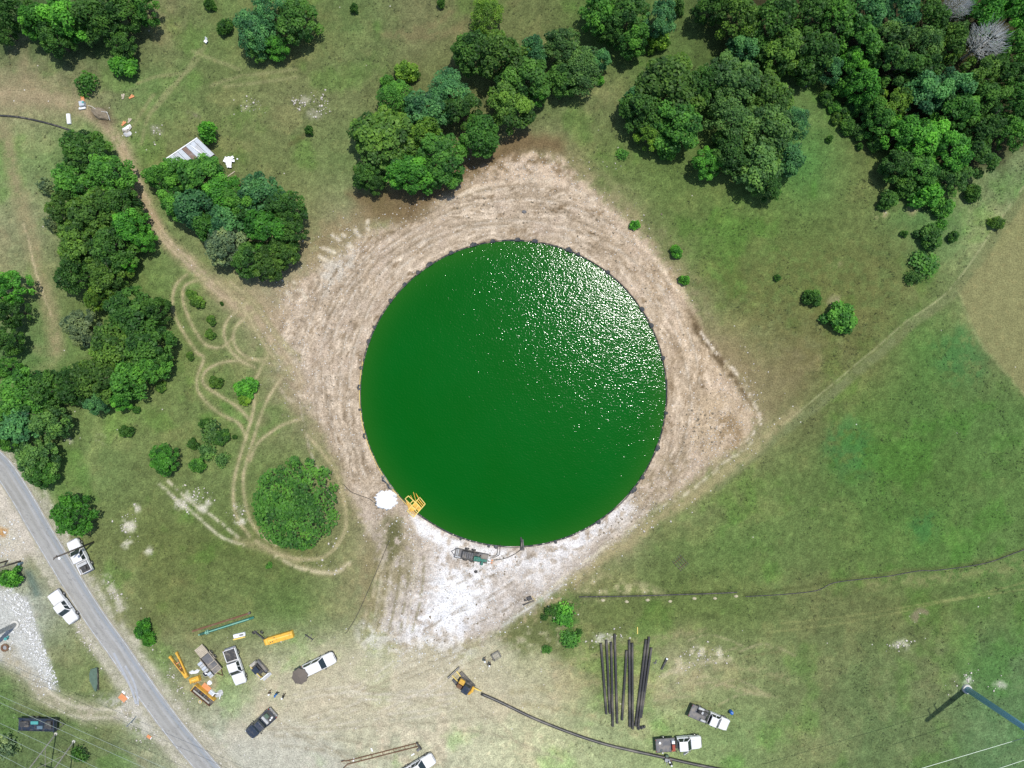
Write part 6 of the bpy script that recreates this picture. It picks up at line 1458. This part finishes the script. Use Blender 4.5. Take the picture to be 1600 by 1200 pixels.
lump('soil_mound', 'brown mound of soil and brush right of the junk pile', 'mound', 157, 178, 1.6, .55, 'dirt', 14, .55, -.5, 14)
for k, (x, y, lb) in enumerate(((146, 169, 'pale stick on the left of the brown soil mound'), (171, 182, 'pale stick on the right of the brown soil mound'), (163, 177, 'short pale stick on top of the brown soil mound'))): tag(MB().tube([(-.8, 0, .3), (0, .1, .5), (.8, -.1, .35)], .04, 5).build('stick', M['deadwood'], None, loc=G(x, y)), lb, 'stick').rotation_euler = (0, 0, (-.4, -1.1, .1)[k])
t = thing('white_chair', 'small white broken chair on the grass below the top shrub', 'chair', G(323, 66), .9); MB().box(0, 0, .35, .5, .5, .06).build('seat', M['sheet'], t); MB().box(.35, .05, .6, .4, .46, .05, 0, -.9).build('backrest', M['sheet'], t)
for x, y in ((-.2, -.2), (.2, -.2), (.2, .2), (-.2, .2)): MB().box(x, y, .17, .05, .05, .34).build('leg', M['sheet'], t)

# ------------------------------------------------------------------ poles, pylon and wires
def pole(px, py, tx, ty, ztop, r0, r1, m, name, label, cat):
    """base seen at px,py and top seen at tx,ty (or only leaning straight away from the camera)"""
    b = G(px, py); t = thing(name, label, cat, b)
    e = P(tx, ty, ztop) - b
    MB().tube([(0, 0, -.2), tuple(e * .5), tuple(e)], [r0, (r0 + r1) / 2, r1], 12).build('shaft', M[m], t, smooth=True); return t, e
t, e = pole(146.2, 847, 84, 872, 9.2, .17, .11, 'oldwood', 'utility_pole', 'wooden utility pole leaning across the road in front of the white pickup', 'utility pole')
MB().box(e.x, e.y, e.z - .3, .9, .10, .12, .9).build('crossarm', M['oldwood'], t); MB().cyl((e.x + .55, e.y - .15, e.z - .9), (e.x + .55, e.y - .15, e.z - .4), .2, n=10).build('white_insulator', M['sheet'], t)  # white cylinder is the insulator below the crossarm
t, e = pole(31.5, 877, -6, 888.5, 6.0, .16, .12, 'oldwood', 'utility_pole', 'wooden utility pole at the left edge above the bright bush, right of the pair', 'utility pole')
MB().cyl((.35, -.25, .0), (.35, -.25, .8), .22, n=10).build('meter_box', M['bluesteel'], t)
t, e = pole(11, 876.5, -22, 885.5, 5.5, .14, .11, 'oldwood', 'utility_pole', 'wooden utility pole cut by the left edge above the bright bush, left of the pair', 'utility pole')
t, e = pole(24, 975.5, -70, 1022, 12.0, .36, .33, 'ltgrey', 'steel_pole', 'thick grey steel pole cut by the left edge over the white rubble', 'pole')
MB().cyl((0, 0, 0), (0, 0, .2), .7, n=14).build('footing', M['concrete'], t)
t, e = pole(1510, 1076, 1720, 1217, 26.0, .50, .36, 'polesteel', 'steel_pole', 'tall blue grey steel power pole cut by the right edge of the photo', 'power pole')
MB().cyl((0, 0, -.1), (0, 0, .35), .78, .74, 18).build('concrete_base', M['concrete'], t)
arms = []
for k, hz_ in enumerate((19.0, 23.0)):
    c = e * (hz_ / 26.0); d_ = Vector((math.cos(.35 + 1.57), math.sin(.35 + 1.57), 0))
    MB().tube([c, c + d_ * 1.3 + Vector((0, 0, .5))], [.14, .07], 8).build('crossarm', M['polesteel'], t)
    MB().cyl(c + d_ * 1.3 + Vector((0, 0, .45)), c + d_ * 1.3 + Vector((0, 0, -.9)), .09, n=8).build('insulator', M['ltgrey'], t)
for (x0, y0, x1, y1, z, lb) in ((1435, 1202, 1605, 1151.5, 14, 'upper pale wire crossing the bottom right corner'), (1560, 1201, 1605, 1186, 14.5, 'lower pale wire in the bottom right corner')):
    a, b = P(x0, y0, z), P(x1, y1, z); d_ = b - a
    tag(MB().tube([a - d_ * .9, a, b, b + d_ * .5], .034, 5).build('power_wire', M['wire']), lb, 'wire')
t = thing('pylon', 'two-legged pale wooden power pylon in the bottom left corner', 'pylon', G(101, 1152), 0); q = t.matrix_basis.inverted()
L1, L2 = q @ G(87.5, 1146.5), q @ G(115.5, 1158.5); T1, T2 = q @ P(2, 1258, 15), q @ P(36, 1270, 15)
for a, b in ((L1, T1), (L2, T2)): MB().tube([a, (a + b) / 2, b], [.11, .10, .08], 10).build('leg', M['palewood'], t)
MB().cyl(L1.lerp(T1, .22), L2.lerp(T2, .60), .035, n=6).build('brace', M['palewood'], t); MB().cyl(L2.lerp(T2, .22), L1.lerp(T1, .60), .035, n=6).build('brace', M['palewood'], t)
MB().bar(T1.lerp(T2, -.6), T1.lerp(T2, 1.6), .2, .25).build('crossarm', M['palewood'], t)
for a in (L1, L2): MB().cyl(a + Vector((0, 0, -.05)), a + Vector((0, 0, .12)), .26, n=10).build('footing', M['concrete'], t)
for (x0, y0, x1, y1, z, lb) in ((0, 1087, 160, 1157, 12, 'uppermost of the five wires over the bottom left corner'), (0, 1098, 160, 1170, 12, 'second wire from the top over the dark trailer'), (0, 1130, 150, 1199, 12.5, 'middle one of the five wires over the bottom left corner'), (0, 1147, 110, 1201, 13, 'fourth wire from the top over the bottom left corner'), (0, 1179, 42, 1201, 13, 'lowest wire across the bottom left corner')):
    a, b = P(x0, y0, z), P(x1, y1, z); d_ = (b - a).normalized()
    tag(MB().tube([a - d_ * 40, a, b, b + d_ * 50], .024, 5).build('power_wire', M['wire']), lb, 'wire')
t = thing('roadside_post', 'thin dark post leaning at the gravel mouth left of the road', 'post', G(213, 1119)); MB().cyl((0, 0, 0), (-.35, -.6, 2.0), .05, n=6).build('shaft', M['bluesteel'], t); MB().box(-.36, -.62, 2.0, .3, .05, .3).build('plate', M['grey'], t)
t = thing('orange_board', 'faded orange sign board lying on white stones at the gravel mouth', 'sign board', G(192.5, 1090), -.7); MB().box(0, 0, .08, 1.3, .95, .06).build('board', M['orange'], t); MB().box(-.5, .75, .06, .6, .3, .1).build('foot', M['sheet'], t); MB().box(.55, .55, .06, .5, .2, .1).build('foot', M['sheet'], t)
t = thing('orange_board', 'small faded orange sign board fallen on the verge below the gravel mouth', 'sign board', G(233, 1151), -.6); MB().box(0, 0, .06, .7, .5, .05).build('board', M['orange'], t); MB().box(.42, 0, .05, .12, .4, .08).build('foot', M['sheet'], t)
o = MB(); pr = [(-.55, 1.7), (.55, 2.0), (.75, 1.7), (.72, -.6), (.45, -2.0), (.1, -1.9), (-.75, -.2), (-.8, .9)]
o.loft([[(x * .95, y, .02) for x, y in pr], [(x * .95, y * .98, .16 + .12 * (x > .4)) for x, y in pr]]); o = o.build('green_layer', M['dull_green'], None, loc=G(147.5, 1061)); tag(o, 'dull green tarpaulin lying on the grass left of the road', 'layer')  # thin dull green prism of irregular outline on the grass
tag(MB().box(0, 0, .2, .06, 3.6, .4).build('layer_rail', M['dark'], None, loc=G(154.6, 1060)), 'dark rail along the right edge of the green tarpaulin', 'rail').rotation_euler = (0, 0, .03)
t = thing('tyre', 'brown rubber tyre lying flat on the white rubble at the left edge', 'tyre', G(8.5, 1011.5)); MB().tube([(.5 * math.cos(a), .5 * math.sin(a), .14) for a in np.linspace(0, 2 * math.pi, 19)], .17, 8, False).build('tread', M['rust'], t); MB().cyl((0, 0, .05), (0, 0, .12), .34, n=14).build('hub', M['grey'], t)
t = thing('water_valve', 'small teal water valve standing on the white rubble near the left edge', 'valve', G(13, 996)); MB().cyl((0, 0, 0), (0, 0, .6), .14, n=10).cyl((-.2, -.2, .3), (.2, .35, .3), .12, n=10).build('body', M['teal'], t); MB().cyl((0, 0, .62), (0, 0, .68), .26, n=12).build('hand_wheel', M['teal'], t)

# ------------------------------------------------------------------ loose stones: nobody could count them
RPA = np.array(smooth_path(ROAD, 20))
def stones(name, label, spots, m, lo, hi, seed, inside=None):
    r = np.random.default_rng(seed); t_ = (1 + 5 ** .5) / 2
    base = np.array([(-1, t_, 0), (1, t_, 0), (-1, -t_, 0), (1, -t_, 0), (0, -1, t_), (0, 1, t_), (0, -1, -t_), (0, 1, -t_), (t_, 0, -1), (t_, 0, 1), (-t_, 0, -1), (-t_, 0, 1)], float); base /= np.linalg.norm(base[0])
    fc = np.array([(0, 11, 5), (0, 5, 1), (0, 1, 7), (0, 7, 10), (0, 10, 11), (1, 5, 9), (5, 11, 4), (11, 10, 2), (10, 7, 6), (7, 1, 8), (3, 9, 4), (3, 4, 2), (3, 2, 6), (3, 6, 8), (3, 8, 9), (4, 9, 5), (2, 4, 11), (6, 2, 10), (8, 6, 7), (9, 8, 1)])
    X = []; Y = []
    for (x, y, sx, sy, a, n) in spots:
        u_ = r.normal(size=(n, 2)) * .5; X.append(x + u_[:, 0] * sx * math.cos(a) - u_[:, 1] * sy * math.sin(a)); Y.append(y + u_[:, 0] * sx * math.sin(a) + u_[:, 1] * sy * math.cos(a))
    X = np.concatenate(X); Y = np.concatenate(Y); ok = np.hypot(X - PCX, Y - PCY) > 246; X, Y = X[ok], Y[ok]
    rd = np.min(np.hypot(X[:, None] - RPA[None, :, 0], Y[:, None] - RPA[None, :, 1]), 1); X, Y = X[rd > 22], Y[rd > 22]
    if inside: sd_ = poly_sdf(X, Y, inside); X, Y = X[sd_ < 2], Y[sd_ < 2]
    Z = ground_h_px(X, Y, poly_sdf(X, Y, PAD)); k = S * (H - Z) / H
    n = len(X); sz = lo + (hi - lo) * r.random(n) ** 3
    V = base[None] * (1 + .28 * r.normal(size=(n, 12, 1))) * sz[:, None, None] * np.array([1, .8, .55]); an = r.uniform(0, 6.28, n)
    V = np.stack([V[..., 0] * np.cos(an)[:, None] - V[..., 1] * np.sin(an)[:, None], V[..., 0] * np.sin(an)[:, None] + V[..., 1] * np.cos(an)[:, None], V[..., 2]], -1)
    V += np.stack([(X - 800) * k, (600 - Y) * k, Z + sz * .15], 1)[:, None]
    me = fast_mesh(name, V.reshape(-1, 3), (fc[None] + 12 * np.arange(n)[:, None, None]).reshape(-1, 3), 3); return tag(link(name, me, None, M[m]), label, None, None, 'stuff')
stones('white_rubble', 'white limestone rubble heaped left of the road', [(40, 960, 22, 60, -.35, 420), (60, 1010, 18, 60, -.4, 500), (20, 930, 40, 30, 0, 260), (75, 1060, 20, 30, -.4, 160), (30, 1000, 50, 40, 0, 200), (25, 780, 12, 60, -.5, 120), (10, 850, 25, 40, 0, 120)], 'rockw', .05, .24, 1, [(-60, 700), (0, 745), (28, 800), (55, 868), (38, 872), (24, 886), (20, 925), (40, 935), (58, 985), (76, 1030), (94, 1080), (60, 1084), (30, 1050), (0, 1032), (-60, 1040)])
stones('caliche_stones', 'loose white caliche stones on the yard below the pond', [(700, 945, 70, 70, 0, 900), (770, 885, 110, 30, -.1, 500), (880, 850, 120, 30, -.5, 350), (650, 1000, 90, 40, 0, 350), (660, 830, 60, 30, .7, 300), (870, 905, 90, 26, -.5, 120), (780, 950, 100, 40, -.4, 200)], 'rockw', .03, .16, 2)
stones('limestone_stones', 'broken limestone scattered over the bare pad', [(820, 265, 110, 26, 0, 380), (535, 400, 70, 50, -.6, 420), (450, 480, 40, 60, .4, 300), (1150, 640, 40, 70, .3, 420), (1110, 690, 60, 40, -.5, 300), (480, 560, 60, 110, .2, 400), (1010, 420, 50, 130, -.6, 260), (1020, 780, 120, 30, -.6, 240), (560, 690, 50, 120, -.4, 260), (660, 330, 150, 30, -.45, 260), (930, 330, 110, 40, .6, 220)], 'rock', .025, .15, 3)
stones('outcrop_stones', 'pale stones showing through the grass in small patches', [(480, 158, 26, 10, -.3, 45), (503, 165, 16, 18, .5, 50), (463, 156, 10, 8, 0, 20), (388, 165, 20, 16, 0, 35), (358, 1000, 8, 8, 0, 4), (310, 775, 22, 14, .3, 60), (285, 790, 16, 10, .5, 40), (198, 820, 20, 22, 0, 40), (245, 205, 10, 16, 0, 15), (1408, 1008, 18, 12, 0, 30), (1513, 1058, 10, 14, 0, 26), (1490, 1076, 14, 14, 0, 10), (1560, 1072, 10, 12, 0, 14), (1103, 1022, 40, 16, -.1, 70), (948, 996, 36, 10, -.2, 40), (1070, 1045, 60, 14, -.3, 50), (875, 918, 24, 6, -.3, 14), (1000, 830, 30, 8, -.4, 10), (510, 888, 40, 10, .2, 30), (370, 800, 14, 20, .4, 40), (520, 850, 10, 10, 0, 10), (180, 930, 14, 40, -.5, 60), (235, 1080, 6, 60, -.6, 50), (270, 1060, 8, 60, -.6, 50), (128, 990, 10, 80, -.55, 120), (200, 1095, 20, 20, 0, 70), (215, 1140, 14, 40, -.6, 60)], 'rock', .04, .22, 4)

stones('soil_clods', 'small dark clods on the bare pad round the pond', [(820, 330, 140, 26, 0, 120), (960, 380, 60, 60, .8, 70), (1020, 500, 40, 90, 0, 80), (1090, 660, 60, 60, 0, 150), (520, 480, 50, 90, .4, 110), (520, 640, 30, 90, 0, 60), (980, 800, 80, 30, -.6, 90), (700, 960, 90, 50, 0, 110), (760, 880, 60, 20, 0, 60)], 'dirt', .05, .20, 6)
# tufts and weeds standing above the short grass
def tufts(n, seed):
    r = np.random.default_rng(seed); X = r.uniform(-30, 1630, n * 3); Y = r.uniform(-30, 1230, n * 3)
    j = np.clip(((Y - 600) * -S - ay[0]), 0, None); ix = np.clip(np.searchsorted(ax, (X - 800) * S), 0, nx - 1); iy = np.clip(np.searchsorted(ay, (600 - Y) * S), 0, ny - 1)
    k = iy * nx + ix; clump = fbm(X / 30, Y / 30, 77, 4)
    ok = (BARE[k] < .25) & (np.hypot(X - PCX, Y - PCY) > 260) & (r.random(len(X)) < sstep(.40, .66, clump)) & (C[k, 1] > C[k, 0] + 3)
    rd = np.min(np.hypot(X[:, None] - RPA[None, :, 0], Y[:, None] - RPA[None, :, 1]), 1); ok &= rd > 24
    X, Y, k = X[ok][:n], Y[ok][:n], k[ok][:n]; n = len(X); Z = ground_h_px(X, Y, poly_sdf(X, Y, PAD)); q = S * (H - Z) / H
    p = np.stack([(X - 800) * q, (600 - Y) * q, Z - .02], 1); sz = .07 + .17 * r.random(n) ** 2; V = []; nb = 6
    for i in range(nb):
        a = r.uniform(0, 6.28, n); d_ = np.stack([np.cos(a), np.sin(a), np.zeros(n)], 1); s_ = np.stack([-np.sin(a), np.cos(a), np.zeros(n)], 1) * (sz * .22)[:, None]
        t1 = p + d_ * (sz * .6)[:, None] + np.array([0, 0, 1.]) * (sz * r.uniform(.5, .9, n))[:, None]; t2 = p + d_ * (sz * 1.15)[:, None] + np.array([0, 0, 1.]) * (sz * r.uniform(.25, .7, n))[:, None]
        V.append(np.stack([p - s_ * .5, p + s_ * .5, t1 + s_, t2], 1))
    V = np.stack(V, 1).reshape(-1, 3); me = fast_mesh('grass_tufts', V, np.arange(len(V)).reshape(-1, 4), 4)
    tone = C[k] * r.uniform(.80, 1.16, (n, 1)); at = me.color_attributes.new('wear', 'FLOAT_COLOR', 'POINT'); A = np.ones((len(V), 4), np.float32); A[:, :3] = np.repeat(lin(np.clip(tone, 0, 250)) / GAIN * 1.15, nb * 4, 0); at.data.foreach_set('color', A.ravel())
    m = mat('grass_blades', (1, 1, 1), .8, var=.1, scale=2); vc = m.node_tree.nodes.new('ShaderNodeVertexColor'); vc.layer_name = 'wear'
    m.node_tree.links.new(vc.outputs[0], [x for x in m.node_tree.nodes if x.type == 'MIX'][0].inputs[6])
    return tag(link('grass_tufts', me, None, m), 'tufts of grass and weeds on the meadows', None, None, 'stuff')
tufts(22000, 8)
